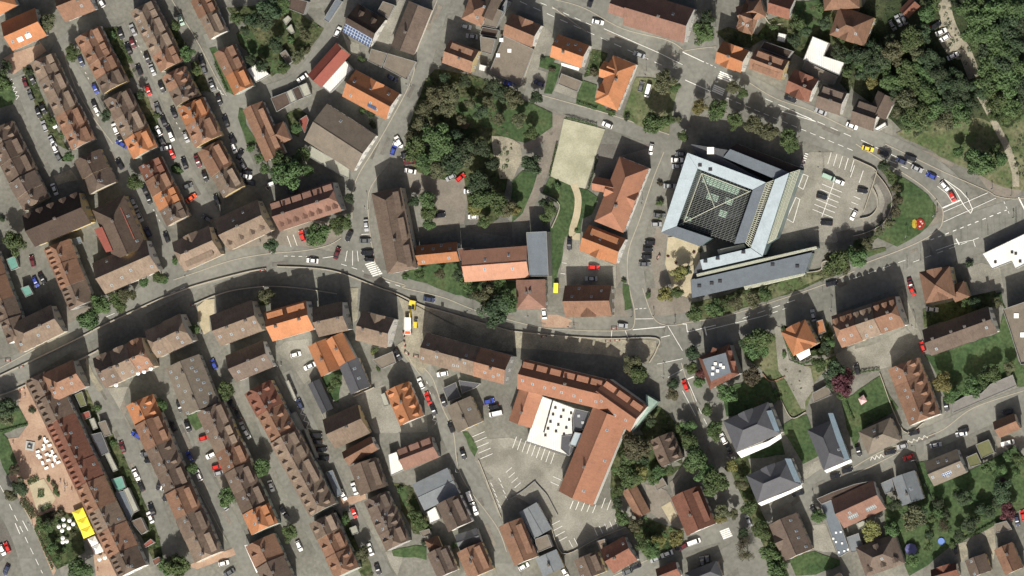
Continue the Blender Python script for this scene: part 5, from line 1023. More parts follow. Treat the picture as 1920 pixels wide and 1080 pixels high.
def cut(ph, n=8):
    w_ = short(ph).split()[:n]
    while w_[-1].strip(',').lower() in ('of', 'the', 'with', 'and', 'by', 'a', 'its', 'on', 'beside', 'to', 'in', 'its', 'between', 'below', 'at', 'small', 'bottom', 'long'): w_.pop()
    return ' '.join(w_).strip(',')
labs = label_set([(x, y, (PAINT[c][0] + (' van' if k == 'van' else ' car')), near(x, y)) for x, y, a, c, k in CARS], 'car', lambda k, ph, r: (f'{r}{k} near {cut(ph)}'))
rc = random.Random(5); nseen = {}
for (px, py, a, c, k), lb in zip(CARS, labs):
    kind = k or ('van' if False else rc.choice(('hatch', 'saloon', 'hatch'))); p = G(px, py, .4)
    van = kind == 'van'; nm = 'parked_van' if van else 'parked_car'
    ang = -R(a) + (math.pi if rc.random() < .5 else 0); s = rc.uniform(.98, 1.08)
    bm, ws, rw, sw = CM[kind]
    r = bpy.data.objects.new(nm, None); LINK(r); r.location = (p.x, p.y, .14); r.rotation_euler = (0, 0, ang); r.scale = (s, s, s)
    b = ob('body', bm, r); b.material_slots[0].link = 'OBJECT'; b.material_slots[0].material = PAINT[c][1]
    ob('windscreen', ws, b); ob('rear_window', rw, b); ob('side_windows', sw, b)
    tag(r, lb, 'van' if van else 'car', 'vans and cars of the town')
# ------------------------------------------------------------ trees
def leafmat(n, c):
    m = bpy.data.materials.new('leaves_' + n); m.use_nodes = True; t = m.node_tree; L = t.links; b = t.nodes["Principled BSDF"]
    b.inputs["Roughness"].default_value = .7; b.inputs["Specular IOR Level"].default_value = .2
    ge = t.nodes.new("ShaderNodeNewGeometry"); oi = t.nodes.new("ShaderNodeObjectInfo")
    cr = t.nodes.new("ShaderNodeValToRGB"); e = cr.color_ramp.elements; e[0].color = (*[x * .6 for x in c], 1); e[1].color = (*[min(1, x * 1.4) for x in c], 1)
    x = cr.color_ramp.elements.new(.6); x.color = (*c, 1)
    at = t.nodes.new("ShaderNodeAttribute"); at.attribute_name = 'clump'
    ad = t.nodes.new("ShaderNodeMath"); ad.operation = 'MULTIPLY_ADD'; L.new(ge.outputs["Random Per Island"], ad.inputs[0]); ad.inputs[1].default_value = .45; L.new(at.outputs["Fac"], ad.inputs[2])
    L.new(ad.outputs[0], cr.inputs[0])
    hs = t.nodes.new("ShaderNodeHueSaturation"); L.new(cr.outputs[0], hs.inputs["Color"])
    mr = t.nodes.new("ShaderNodeMapRange"); mr.inputs[3].default_value = .47; mr.inputs[4].default_value = .52; L.new(oi.outputs["Random"], mr.inputs[0]); L.new(mr.outputs[0], hs.inputs["Hue"])
    r2 = t.nodes.new("ShaderNodeMapRange"); r2.inputs[3].default_value = .8; r2.inputs[4].default_value = 1.2; L.new(oi.outputs["Random"], r2.inputs[0]); L.new(r2.outputs[0], hs.inputs["Value"])
    L.new(hs.outputs[0], b.inputs["Base Color"]); b.inputs["Subsurface Weight"].default_value = 0
    return m
LM = {'g': ('green', leafmat('green', (.056, .090, .034))), 'd': ('dark green', leafmat('dark_green', (.035, .054, .027))), 'o': ('olive-brown', leafmat('olive', (.074, .080, .042))),
      'y': ('yellow-green', leafmat('yellow', (.13, .13, .045))), 'r': ('purple-red', leafmat('red', (.085, .032, .032))), 'm': ('brownish', leafmat('brown', (.062, .058, .034)))}
def crown(seed, leaf, n, flatk=.85):
    rg = random.Random(seed); V = []; F = []; at = []
    cl = []
    for i in range(20):
        u = rg.uniform(0, 2 * math.pi); r = (rg.random() ** .5) * .72; z = rg.uniform(-.55, .62) * (1 - r * .5)
        cl.append((Vector((r * math.cos(u), r * math.sin(u), z * flatk)), rg.uniform(.2, .42), rg.uniform(0, .62)))
    cl.append((Vector((0, 0, .35)), .4, .3)); cl.append((Vector((0, 0, -.1)), .5, .2))
    W_ = [c[1] ** 2 for c in cl]
    for i in range(n):
        c, r, cv = rg.choices(cl, W_)[0]
        d = Vector((rg.gauss(0, 1), rg.gauss(0, 1), rg.gauss(0, 1))).normalized(); p = c + d * r * rg.uniform(.6, 1.08)
        nn = (d + Vector((rg.gauss(0, .5), rg.gauss(0, .5), rg.gauss(0, .5) + .45))).normalized(); u = nn.orthogonal().normalized(); v = nn.cross(u)
        a = rg.uniform(0, 6.28); s = leaf * rg.uniform(.6, 1.25); u2 = (u * math.cos(a) + v * math.sin(a)) * s; v2 = (v * math.cos(a) - u * math.sin(a)) * s * .75
        b = len(V); V += [p + u2 * -1, p - v2 * .8 + u2 * .1, p + u2, p + v2]; F.append((b, b + 1, b + 2, b + 3)); at.append(cv)
    me = mesh('crown', V, F, LM['g'][1]); a = me.attributes.new('clump', 'FLOAT', 'FACE'); a.data.foreach_set('value', at); return me
CROWN = [crown(s, .085, 3400) for s in (1, 2, 3, 4)]; SHRUB = [crown(s, .15, 900) for s in (7, 8)]; THIN = [crown(11, .06, 1300)]
def trunkmesh(seed):
    rg = random.Random(seed); m = MB(); m.lathe([(.07, 0), (.05, .25), (.04, .7), (.018, 1.25)], 7)
    for i in range(6):
        a = i * 1.05 + rg.uniform(-.2, .2); z = rg.uniform(.45, .9); m.bar((0, 0, z), (.5 * math.cos(a), .5 * math.sin(a), z + rg.uniform(.25, .5)), .035)
    return mesh('trunk', m.V, m.F, mWood)
TRK = [trunkmesh(s) for s in (1, 2)]
TREES = []
def TR(t, s):
    for e in s.split(';'):
        x, y, r, k = e.split(','); TREES.append((int(t[0]) * 320 + float(x) / 4, int(t[1]) * 270 + float(y) / 4, float(r) * (.043 if t == '20' else .05), k.strip()))
TR('00', '360,175,68,o;545,395,62,g;15,610,80,g;45,490,42,d;790,865,48,d;380,920,42,g;840,260,30,g;850,290,26,g;1060,705,36,d;225,545,34,d;1180,870,26,g;470,1010,26,g')
TR('10', '125,400,58,g;740,60,90,d;690,160,80,d;620,150,60,d;830,20,60,g;790,330,62,d;850,520,45,g;690,500,50,d;600,450,45,d;950,430,46,o;500,140,50,g;1000,260,46,o;190,530,36,g;40,190,40,g;940,965,42,g;860,60,50,g;560,230,40,d;1020,380,30,o;900,300,30,g;840,520,35,d')
TR('20', '700,730,95,o;830,690,85,o;625,820,78,o;600,920,80,o;780,810,88,o;720,1020,130,g;530,1030,70,o;920,610,64,d;1120,640,72,d;1200,700,75,d;960,770,50,o;1180,890,52,o;900,900,45,m;1040,840,66,d;780,590,56,d;150,440,36,g;230,850,48,d;160,830,36,g;860,1020,66,d;1100,760,50,o;240,930,40,d')
TR('30', '180,730,52,d;20,740,72,o;610,540,34,m;1150,610,88,o;1220,660,46,g;1070,925,92,g;1180,900,44,g;745,845,32,g;300,520,26,m;140,1000,52,g;50,900,60,o;865,880,28,d;230,440,20,d;700,600,20,g;1240,900,34,o')
TR('40', '150,250,85,g;185,140,62,d;130,800,60,y;380,665,52,o;450,700,42,g;270,830,78,g;390,910,62,g;535,935,78,o;655,1000,68,o;795,1035,70,g;860,170,52,g;840,300,56,d;1060,170,52,d;1180,390,62,d;1240,430,54,d;680,200,30,g;1230,540,40,g;920,230,44,d;1190,290,36,g;0,1020,42,g;1040,60,40,g;600,270,24,g')
TR('50', '560,100,72,g;610,30,60,g;300,400,90,o;200,430,88,d;60,420,76,d;430,290,98,g;520,250,70,d;380,540,84,g;560,450,76,d;270,600,76,g;150,520,66,d;40,380,50,d;130,620,46,y;410,750,86,o;560,690,86,g;620,810,92,g;500,850,92,g;730,760,84,d;810,860,90,g;690,900,78,o;870,780,66,d;430,920,80,g;340,840,56,o;860,60,84,g;970,130,98,g;1090,50,98,g;1200,70,98,g;900,230,88,g;1020,260,104,g;1150,210,100,d;1250,180,74,d;1000,370,84,d;1110,360,96,g;1220,330,88,d;920,320,66,g;1010,480,94,g;1130,490,104,d;1240,500,88,g;1020,620,94,g;1150,620,104,g;1260,640,84,d;1080,760,84,g;1190,780,86,g;1260,750,66,d;960,700,52,d;1120,880,62,g;770,20,40,d;960,10,70,g;1270,60,80,g;480,400,60,o;270,300,50,d;120,340,50,d;640,560,80,d;700,640,80,d;800,620,80,d;640,480,60,d;560,560,70,g;870,640,50,d;740,540,50,d;820,700,70,d;480,500,60,g;300,700,60,d;230,480,60,g;60,480,50,g;60,560,44,d;360,660,66,g;450,640,70,g;1060,860,50,g;1210,860,60,g;990,180,60,d;1060,440,60,d')
TR('01', '1010,290,62,g;515,92,40,g;115,745,88,g;15,560,26,d;1080,1040,38,g;1190,1000,48,g;1230,1020,34,g')
TR('11', '900,225,118,g;830,140,86,g;980,70,60,g;940,130,56,o;755,765,54,d;1110,690,92,g;1250,610,70,g;50,190,28,g;710,180,42,g;600,30,34,g;660,110,36,g;35,880,28,g;1030,200,40,g;800,230,60,d')
TR('21', '540,30,86,g;740,10,106,g;920,50,84,d;1050,30,74,d;850,140,92,d;730,190,76,o;620,140,76,g;1020,280,88,d;930,110,70,o;1140,150,56,d;1060,410,88,g;1170,450,78,g;1000,490,56,y;1240,480,66,o;1065,590,44,g;545,430,44,d;640,430,66,g;660,520,60,g;660,610,46,g;30,580,58,g;60,410,42,d;870,985,44,d;740,970,42,o;590,980,44,g;930,1050,50,g;1100,1060,56,d;1200,1060,58,g;480,1000,24,g;1090,340,60,d')
TR('31', '150,150,76,d;20,490,46,y;290,485,54,g;250,560,46,g;240,440,36,d;1110,445,30,g;1110,300,24,m;1250,970,60,y;840,1030,20,g;1110,540,22,g;480,650,16,g;340,320,30,g')
TR('41', '820,10,58,g;1150,880,92,g;1260,820,50,g;1100,850,40,o;30,950,40,d;1210,930,54,o;85,810,14,r;128,800,16,o;-110,840,12,r;-50,890,12,r;-60,960,14,r')
TR('51', '970,125,106,g;910,190,50,d;30,850,72,g;110,750,48,o;230,170,44,d;280,250,42,g;320,330,38,m;330,420,40,m;315,510,40,m;270,590,40,o;200,650,36,o;1110,110,56,g;880,100,56,d;1060,40,44,g;790,60,44,g;870,900,30,d')
TR('02', '745,130,80,g;670,235,86,g;860,90,56,g;930,60,56,o;900,130,50,g;990,50,40,o;20,890,84,d;50,970,60,o;1210,880,54,g;100,900,44,d;730,900,30,g;240,920,26,d')
TR('12', '180,300,40,g;405,770,66,g;720,60,64,o;1240,700,46,g;700,110,34,g;1200,760,30,g')
TR('22', '250,465,30,g;280,600,24,g;1150,180,116,d;1080,60,84,o;1240,110,96,g;240,480,24,y;980,50,40,d;1000,30,40,g')
TR('32', '900,560,66,o;950,640,76,g;880,610,58,o;1200,800,48,m;1210,720,44,d;1020,55,26,g;1150,50,58,y;1240,40,46,g;1040,1000,40,d;1260,1050,40,g;1020,1040,30,g')
TR('42', '90,190,58,g;240,150,68,g;400,110,58,o;330,120,46,g;520,90,58,o;620,50,58,g;560,370,88,g;520,450,78,g;640,380,48,g;600,470,44,g;460,410,40,d;540,510,38,g;530,660,72,m;340,780,76,g;1025,570,60,g;1140,630,84,d;1190,730,84,r;1225,650,56,r;1120,720,50,d;75,490,54,d;60,600,48,g;120,700,46,g;140,640,44,r;185,915,46,g;240,1060,58,g;1070,450,48,d;40,1040,56,g;1200,800,42,g;700,780,26,g;720,820,26,g;1100,410,40,g;760,500,24,g')
TR('52', '670,710,78,y;1050,650,68,g;890,750,78,g;960,700,56,g;750,790,56,g;850,100,48,g;910,110,50,d;1170,600,46,o;1080,110,40,o;720,830,46,g;1000,620,46,d')
TR('03', '150,410,68,d;110,290,44,m;85,470,48,o;600,1035,96,g;1250,1010,60,g;310,700,44,g;370,680,36,d;330,650,30,m;390,870,42,g;430,960,36,g;360,720,36,g;470,880,24,g;450,610,34,m;390,620,30,m;300,50,16,m;365,355,20,g;400,395,22,o;415,440,26,g;430,470,20,g;850,80,26,g;540,700,20,d;550,760,24,o')
TR('13', '160,270,48,g;425,490,72,g;670,265,66,g;890,760,62,g;50,1020,92,g;20,960,50,o;690,290,40,g')
TR('23', '440,430,26,g;580,660,56,g;600,700,44,g;160,910,58,o;850,850,26,g;540,610,44,g;30,660,36,g;620,830,24,d;650,720,30,g')
TR('33', '920,110,104,m;870,190,72,g;960,330,66,y;890,350,84,g;1060,350,46,g;1100,300,54,g;830,640,56,g;930,700,54,o;1000,860,64,g;1060,880,64,g;1100,820,56,y;1240,800,60,y;790,540,44,d;790,440,42,g;1040,910,50,g;960,770,46,g;85,985,26,g;850,280,70,g;1000,120,60,m;1180,280,36,g;980,200,54,d')
TR('43', '100,200,96,g;50,60,76,g;60,260,50,g;240,380,104,g;170,320,76,g;365,255,50,y;440,390,50,o;500,560,60,g;300,600,58,o;280,650,46,y;590,740,74,g;660,900,76,g;720,1040,80,g;1020,640,54,g;440,830,60,m;470,930,62,m;240,10,60,g;380,620,40,o;680,990,50,g;450,760,44,d;140,240,60,g')
TR('53', '120,740,74,y;290,730,56,g;440,640,92,o;490,620,76,d;310,540,56,d;640,540,44,d;640,610,42,g;680,700,54,m;820,490,64,d;780,460,42,g;1120,440,84,d;1130,390,44,r;1090,290,56,g;960,580,46,d;880,690,62,d;1020,610,46,d;440,970,50,g;560,860,36,g;1160,600,66,r;1160,180,40,g;1240,200,52,g;1220,300,40,g;1000,270,44,g;790,770,44,d;1090,520,56,d;570,770,36,d;270,790,36,g;650,360,24,m;850,490,48,g;740,850,30,g;930,650,40,g;690,620,40,d;600,650,40,g;980,620,40,g')
rt = random.Random(9)
items = []
for x, y, r, k in TREES:
    wood = x > 1680 and y < 250 and r > 2.4
    items.append((x, y, LM[k][0] + (' shrub' if r < 1.75 else ' tree'), 'the dense wood' if wood else near(x, y)))
tl = label_set(items, 'tree', lambda k, ph, rr: f'{rr}{k} near {cut(ph)}')
for (x, y, r, k), it, lb in zip(TREES, items, tl):
    small = r < 1.75
    ht = r * (.75 if small else 1.45) + (0 if small else 2.3)
    p = G(x, y, ht)
    r_ = bpy.data.objects.new('shrub' if small else 'broadleaf_tree', None); LINK(r_); r_.location = (p.x, p.y, 0); r_.rotation_euler = (0, 0, rt.uniform(0, 6.28))
    me = rt.choice(SHRUB) if small else (THIN[0] if k == 'm' and r > 2.6 and y > 900 else rt.choice(CROWN))
    c = ob('crown', me, r_, loc=(0, 0, ht)); q = rt.uniform(.92, 1.1); c.scale = (r * q * 1.08, r / q * 1.08, r * rt.uniform(.85, 1.1)); c.material_slots[0].link = 'OBJECT'; c.material_slots[0].material = LM[k][1]
    if not small:
        tk = ob('trunk', rt.choice(TRK), r_); s = ht / 1.2; tk.scale = (s * .9, s * .9, s)
    wood = it[3] == 'the dense wood'
    if wood: tag(r_, f'{LM[k][0]} woodland tree in the dense wood by the gravel track', 'tree', f'{LM[k][0]} trees of the wood')
    else: tag(r_, lb, 'shrub' if small else 'tree', 'garden shrubs' if small else 'trees about the town')
# ------------------------------------------------------------ undergrowth of the gardens (nobody could count it)
def inside(p, P):
    c = False; n = len(P)
    for i in range(n):
        a, b = P[i], P[(i + 1) % n]
        if (a[1] > p[1]) != (b[1] > p[1]) and p[0] < (b[0] - a[0]) * (p[1] - a[1]) / (b[1] - a[1]) + a[0]: c = not c
    return c
def undergrowth():
    rg = random.Random(77)
    for P, k in PLANTED:
        xs = [p[0] for p in P]; ys = [p[1] for p in P]; ar = (max(xs) - min(xs)) * (max(ys) - min(ys)); V = []; F = []; at = []
        for i in range(int(ar / {'garden': 5, 'forest': 6, 'dry': 14}[k])):
            q = (rg.uniform(min(xs), max(xs)), rg.uniform(min(ys), max(ys)))
            if not inside(q, P): continue
            r = rg.uniform(.25, .9) * (1.2 if k == 'forest' else 1) * (.5 if k == 'dry' else 1); cv = rg.uniform(0, .7)
            for j in range(int(10 + r * 22)):
                a = rg.uniform(0, 6.28); d = r * rg.random() ** .5; z = .35 + r * .8 * (1 - (d / r) ** 2) * rg.uniform(.3, 1); x = q[0] + d * math.cos(a); y = q[1] + d * math.sin(a)
                s_ = rg.uniform(.09, .2); t_ = rg.uniform(-.08, .08); b = len(V); c1, s1 = math.cos(a) * s_, math.sin(a) * s_
                V += [(x - c1, y - s1, z), (x + s1, y - c1, z + t_), (x + c1, y + s1, z), (x - s1, y + c1, z - t_)]; F.append((b, b + 1, b + 2, b + 3)); at.append(cv)
        if not F: continue
        me = mesh('undergrowth', V, F, LM['d' if k == 'forest' else 'g' if rg.random() < .6 else 'o'][1]); a = me.attributes.new('clump', 'FLOAT', 'FACE'); a.data.foreach_set('value', at)
        tag(ob('undergrowth', me), kind='stuff')
undergrowth()
# ------------------------------------------------------------ hedges
mHedge = LM['d'][1]
def hedge(t, pts, wd, h, label):
    P = [Z(t, *p, 0) for p in pts]; c = sum(P, Vector()) / len(P); rg = random.Random(len(label)); V = []; F = []
    for a, b in zip(P, P[1:]):
        L = (b - a).length; d = (b - a) / L; n = Vector((-d.y, d.x, 0))
        for i in range(int(L * 34 * max(wd, 1))):
            q = a + d * rg.uniform(0, L) + n * rg.uniform(-wd / 2, wd / 2) - c; z = h * (1 - rg.random() ** 3) + .1 if rg.random() < .8 else rg.uniform(.1, h)
            z = h * rg.uniform(.8, 1.05) if rg.random() < .7 else rg.uniform(.1, h)
            nn = Vector((rg.gauss(0, .6), rg.gauss(0, .6), 1)).normalized(); u = nn.orthogonal().normalized() * rg.uniform(.12, .24); v = nn.cross(u) * .8
            p = Vector((q.x, q.y, z)); bq = len(V); V += [p - u, p - v, p + u, p + v]; F.append((bq, bq + 1, bq + 2, bq + 3))
    o = ob('hedge', mesh('hedge', V, F, LM['g'][1]), loc=(c.x, c.y, 0)); tag(o, label, 'hedge', 'clipped hedges')
hedge('03', [(212, 382), (288, 342)], 2.2, 1.2, 'upper short hedge bordering the beige paved square')
hedge('03', [(165, 510), (215, 560), (262, 640)], 3, 1.5, 'long thick hedge between the road and beige square'); hedge('03', [(310, 585), (385, 545)], 2, 1.2, 'lower short hedge bordering the beige paved square')
hedge('03', [(285, 460), (335, 460)], 3, 1.0, 'square hedge in the middle of the beige square'); hedge('42', [(745, 300), (790, 440), (840, 550), (900, 570), (970, 545)], .8, 1.5, 'curved hedge around the small orange villa')
hedge('31', [(340, 0), (285, 240)], .6, 1.4, 'hedge along the west side of the pale sand court'); hedge('31', [(645, 100), (575, 340)], .7, 1.4, 'hedge along the east side of the pale sand court'); hedge('30', [(400, 880), (480, 895), (640, 945)], .8, 1.4, 'dark hedge above the pale sand court')
hedge('30', [(490, 770), (640, 820)], .9, 1.4, 'hedge at the street side of the small lawn'); hedge('53', [(780, 835), (1080, 670)], .7, 1.5, 'long hedge across the bottom of the big garden'); hedge('53', [(600, 470), (660, 620), (730, 750)], 1.4, 1.8, 'hedge between the two large gardens'); hedge('10', [(335, 480), (430, 690)], .8, 1.3, 'hedge in front of the orange pair')
hedge('52', [(-10, 640), (200, 610)], .7, 1.2, 'hedge along the top of the gazebo lawn'); hedge('42', [(1225, 850), (1290, 1000)], .6, 1.4, 'hedge between the gazebo lawn and the villa'); hedge('02', [(0, 1080), (210, 1025)], .6, 1.2, 'hedge below the park lawn at the left edge'); hedge('03', [(265, 720), (400, 1030)], .7, 1.3, 'hedge between the road and the flower garden')
# ------------------------------------------------------------ street furniture and small things
def lampm():
    m = MB(); m.lathe([(.11, 0), (.08, .6), (.055, 5.8)], 8); m.bar((0, 0, 5.75), (1.1, 0, 6.0), .09); return mesh('pole', m.V, m.F, mMetal), mesh('lamp_head', *(lambda q: (q.V, q.F))((lambda b: (b.box(.9, -.16, 5.95, 1.6, .16, 6.1), b)[1])(MB())), mDark)
PM, LHM = lampm()
lp = [('30', 1010, 535), ('32', 465, 292), ('32', 1140, 652), ('42', 1118, 150), ('51', 410, 690), ('51', 610, 545), ('22', 990, 170), ('32', 115, 215), ('21', 205, 490), ('11', 130, 960), ('20', 520, 650), ('33', 752, 420), ('43', 985, 520), ('53', 470, 210), ('23', 880, 300), ('03', 245, 700), ('31', 980, 420), ('40', 250, 200), ('41', 1060, 175), ('52', 470, 300)]
ll = label_set([(int(t[0]) * 320 + x / 4, int(t[1]) * 270 + y / 4, 'street lamp', near(int(t[0]) * 320 + x / 4, int(t[1]) * 270 + y / 4)) for t, x, y in lp], '', lambda k, ph, r: f'{r}grey street lamp near {cut(ph)}')
for (t, x, y), lb in zip(lp, ll):
    p = Z(t, x, y, 0); r = bpy.data.objects.new('street_lamp', None); LINK(r); r.location = (p.x, p.y, .1); r.rotation_euler = (0, 0, rt.uniform(0, 6)); ob('pole', PM, r); ob('lamp_head', LHM, r); tag(r, lb, 'street lamp', 'street lamps')
def tl_():
    m = MB(); m.lathe([(.08, 0), (.06, 3.4)], 8); return mesh('pole', m.V, m.F, mMetal)
TP = tl_(); b_ = MB(); b_.box(-.2, -.18, 2.6, .2, .18, 3.5); TH = mesh('signal_head', b_.V, b_.F, mDark)
for (t, x, y), lb in zip([('51', 855, 430), ('51', 635, 510), ('51', 1045, 335), ('51', 1190, 385), ('51', 1205, 550), ('32', 1068, 205), ('32', 905, 215), ('32', 1228, 262)],
    ('traffic light on the narrow island at the large junction', 'traffic light at the tip of the round lawn', 'traffic light by the path north of the large junction', 'traffic light at the far north-east corner of the junction', 'traffic light on the small island by the right edge', 'traffic light on the pavement below the office forecourt', 'traffic light left of the side road crossing', 'traffic light by the open paving near the bushes')):
    p = Z(t, x, y, 0); r = bpy.data.objects.new('traffic_light', None); LINK(r); r.location = (p.x, p.y, .1); ob('pole', TP, r); ob('signal_head', TH, r); tag(r, lb, 'traffic light', 'traffic lights')
# cafe tables with white sunshades on the square
mWhite = mat('white_canvas', (.72, .72, .7), var=.06, rnd=.05); mYel = mat('yellow_canvas', (.80, .66, .06), var=.06, rnd=0)
def tab():
    m = MB(); m.box(-.75, -.45, .72, .75, .45, .78); tp = mesh('table_top', m.V, m.F, mWhite); m = MB()
    for x in (-.75, .75):
        m.box(x - .04, -.04, 0, x + .04, .04, .72); m.box(x - .06, -.45, 0, x + .06, .45, .05)
    return tp, mesh('table_frame', m.V, m.F, mMetal)
TT, TF = tab()
tb = [(348, 72), (372, 100), (325, 128), (392, 150), (283, 148), (350, 168), (300, 190), (410, 185), (362, 212), (320, 232), (438, 228), (395, 250), (348, 270), (335, 55), (410, 210), (285, 175), (380, 175), (330, 105)]
tls = label_set([(x, y, 'white café table', 'square') for x, y in tb], '', lambda k, ph, r: f'{r}{k} of the cluster on the pink square')
for (x, y), lb in zip(tb, tls):
    p = Z('03', x, y, .8); r = bpy.data.objects.new('cafe_table', None); LINK(r); r.location = (p.x, p.y, .16); r.rotation_euler = (0, 0, rt.choice((.3, .45, 1.9))); ob('table_top', TT, r); ob('table_frame', TF, r); tag(r, lb, 'table', 'café tables on the square')
def shade():
    m = MB(); n = 8; V = [(0, 0, 2.75)] + [(1.5 * math.cos(6.283 * k / n), 1.5 * math.sin(6.283 * k / n), 2.25) for k in range(n)] + [(0, 0, 2.65)]
    m.add(V, [(0, 1 + k, 1 + (k + 1) % n) for k in range(n)] + [(n + 1, 1 + (k + 1) % n, 1 + k) for k in range(n)]); c = mesh('canopy', m.V, m.F, mWhite); m = MB(); m.lathe([(.25, 0), (.25, .08), (.035, .1), (.03, 2.7)], 8); return c, mesh('pole', m.V, m.F, mMetal)
SC, SP_ = shade()
ub = [('03', 475, 655), ('03', 520, 665), ('03', 548, 690), ('03', 440, 710), ('03', 480, 700), ('03', 465, 740), ('03', 515, 720), ('03', 470, 795), ('03', 500, 820), ('03', 470, 825), ('03', 745, 955), ('03', 785, 942), ('02', 870, 728), ('02', 1035, 640), ('02', 1080, 628), ('02', 1130, 605)]
uls = label_set([(int(t[0]) * 320 + x / 4, int(t[1]) * 270 + y / 4, 'u', 'the flower garden café' if t == '03' and x < 600 else 'the foot of the market tents' if t == '03' else 'the roof terraces') for t, x, y in ub], '', lambda k, ph, r: f'{r}round white sunshade at {ph}')
for (t, x, y), lb in zip(ub, uls):
    z0 = 10.6 if t == '02' else .2; p = Z(t, x, y, z0 + 2.4); r = bpy.data.objects.new('sunshade', None); LINK(r); r.location = (p.x, p.y, z0); r.scale = (.55, .55, 1); ob('canopy', SC, r); ob('pole', SP_, r); tag(r, lb, 'sunshade', 'white sunshades')
def tent(t, pts, h, m_, label, name='market_tent'):
    P = [Z(t, x, y, h) for x, y in pts]; c = sum(P, Vector()) / 4; r = bpy.data.objects.new(name, None); LINK(r); r.location = (c.x, c.y, .15)
    Q = [(p.x - c.x, p.y - c.y) for p in P]; m = MB(); V = [(*q, h - .4) for q in Q] + [(0, 0, h + .7)] + [(*q, h - .75) for q in Q]
    m.add(V, [(k, (k + 1) % 4, 4) for k in range(4)] + [(k, 5 + k, 5 + (k + 1) % 4, (k + 1) % 4) for k in range(4)]); m.build('canopy', m_, r)
    for q in shrink(Q, .2): m = MB(); m.box(q[0] - .06, q[1] - .06, 0, q[0] + .06, q[1] + .06, h - .5); m.build('pole', mMetal, r)
    tag(r, label, 'tent' if name != 'gazebo' else 'gazebo', None)
tent('03', [(540, 602), (618, 566), (648, 632), (568, 666)], 3, mYel, 'northern of the three bright yellow market tents'); tent('03', [(570, 668), (650, 635), (678, 700), (600, 733)], 3, mYel, 'middle one of the three bright yellow market tents'); tent('03', [(602, 736), (680, 702), (710, 762), (626, 800)], 3, mYel, 'southern of the three bright yellow market tents')
tent('03', [(655, 802), (710, 778), (738, 832), (685, 860)], 3, mWhite, 'upper white market tent below the yellow ones'); tent('03', [(688, 862), (745, 835), (775, 895), (710, 920)], 3, mWhite, 'lower white market tent below the yellow ones')
mPink = mat('pink_canvas', (.55, .36, .36), var=.05); mBlueC = mat('blue_canvas', (.12, .12, .26), var=.08)
tent('52', [(35, 830), (75, 800), (102, 848), (58, 878)], 2.6, mPink, 'pale pink four-sided gazebo on the lawn', 'gazebo')
for pts, lb in ((((552, 850), (600, 838), (640, 930), (600, 960)), 'upper white-pink canopy strip over the shop front'), (((602, 962), (642, 932), (702, 1020), (642, 1055)), 'lower white-pink canopy strip over the shop front')): tent('13', list(pts), 4.5, mWhite, lb, 'shop_canopy')
p = Z('53', 430, 880, 2); r = bpy.data.objects.new('garden_tent', None); LINK(r); r.location = (p.x, p.y, .3); m = MB(); V = [(0, 0, 2.6)] + [(2.3 * math.cos(k * .7854), 2.3 * math.sin(k * .7854), 1.6) for k in range(8)] + [(2.3 * math.cos(k * .7854), 2.3 * math.sin(k * .7854), 0) for k in range(8)]
m.add(V, [(0, 1 + k, 1 + (k + 1) % 8) for k in range(8)] + [(1 + k, 9 + k, 9 + (k + 1) % 8, 1 + (k + 1) % 8) for k in range(8)]); m.build('canopy', mBlueC, r); tag(r, 'eight-sided blue-violet garden tent on the lawn', 'tent')
m = MB(); p = Z('53', 660, 820, .6); m.lathe([(1.3, 0), (1.3, .55), (1.2, .55), (1.2, .45), (0.01, .45)], 16); o = m.build('paddling_pool', mat('pool_blue', (.12, .2, .45), var=.05)); o.location = (p.x, p.y, .3); tag(o, 'small round blue paddling pool in the garden', 'pool')
# fountain, flower crest, awning
p = Z('03', 225, 105, .5); m = MB(); m.box(-1.7, -1.7, 0, 1.7, 1.7, .5); m.box(-1.2, -1.2, .5, 1.2, 1.2, .62); r = m.build('fountain', mat('fountain_stone', (.3, .3, .28), var=.1)); r.location = (p.x, p.y, .15); r.rotation_euler = (0, 0, -.15); m = MB(); m.box(-1, -1, .62, 1, 1, .66); m.build('water', mGlass, r); m = MB(); m.lathe([(.3, .6), (.15, 1.5), (.4, 1.6)], 8); m.build('spout', mKerb, r); tag(r, 'square stone fountain on the pink square', 'fountain')
r = bpy.data.objects.new('flower_bed', None); p = Z('51', 490, 600, 0); LINK(r); r.location = (p.x, p.y, .3)
def petals(name, cx, cy, rx, ry, n, m_, par):
    rg = random.Random(n); V = []; F = []
    for i in range(n):
        a = rg.uniform(0, 6.28); q = rg.random() ** .5; x = cx + rx * q * math.cos(a); y = cy + ry * q * math.sin(a); s = rg.uniform(.1, .2); z = rg.uniform(.15, .4); b = len(V)
        V += [(x - s, y, z), (x, y - s, z + .03), (x + s, y, z), (x, y + s, z - .03)]; F.append((b, b + 1, b + 2, b + 3))
    ob(name, mesh(name, V, F, m_), par)
fr = mat('red_flowers', (.30, .03, .02), var=.3, rnd=0); fy = mat('yellow_flowers', (.42, .33, .04), var=.3, rnd=0); fw = mat('white_flowers', (.6, .55, .5), var=.1, rnd=0)
petals('red_flowers', .6, 0, 1.7, 2.0, 900, fr, r); petals('yellow_flowers', -1.5, .1, .9, 1.7, 420, fy, r)
for cx, cy in ((.9, .9), (1.5, .2), (.5, -.9)): petals('white_flowers', cx, cy, .3, .3, 60, fw, r)
tag(r, 'crest of red and yellow flowers on the round lawn', 'flower bed')
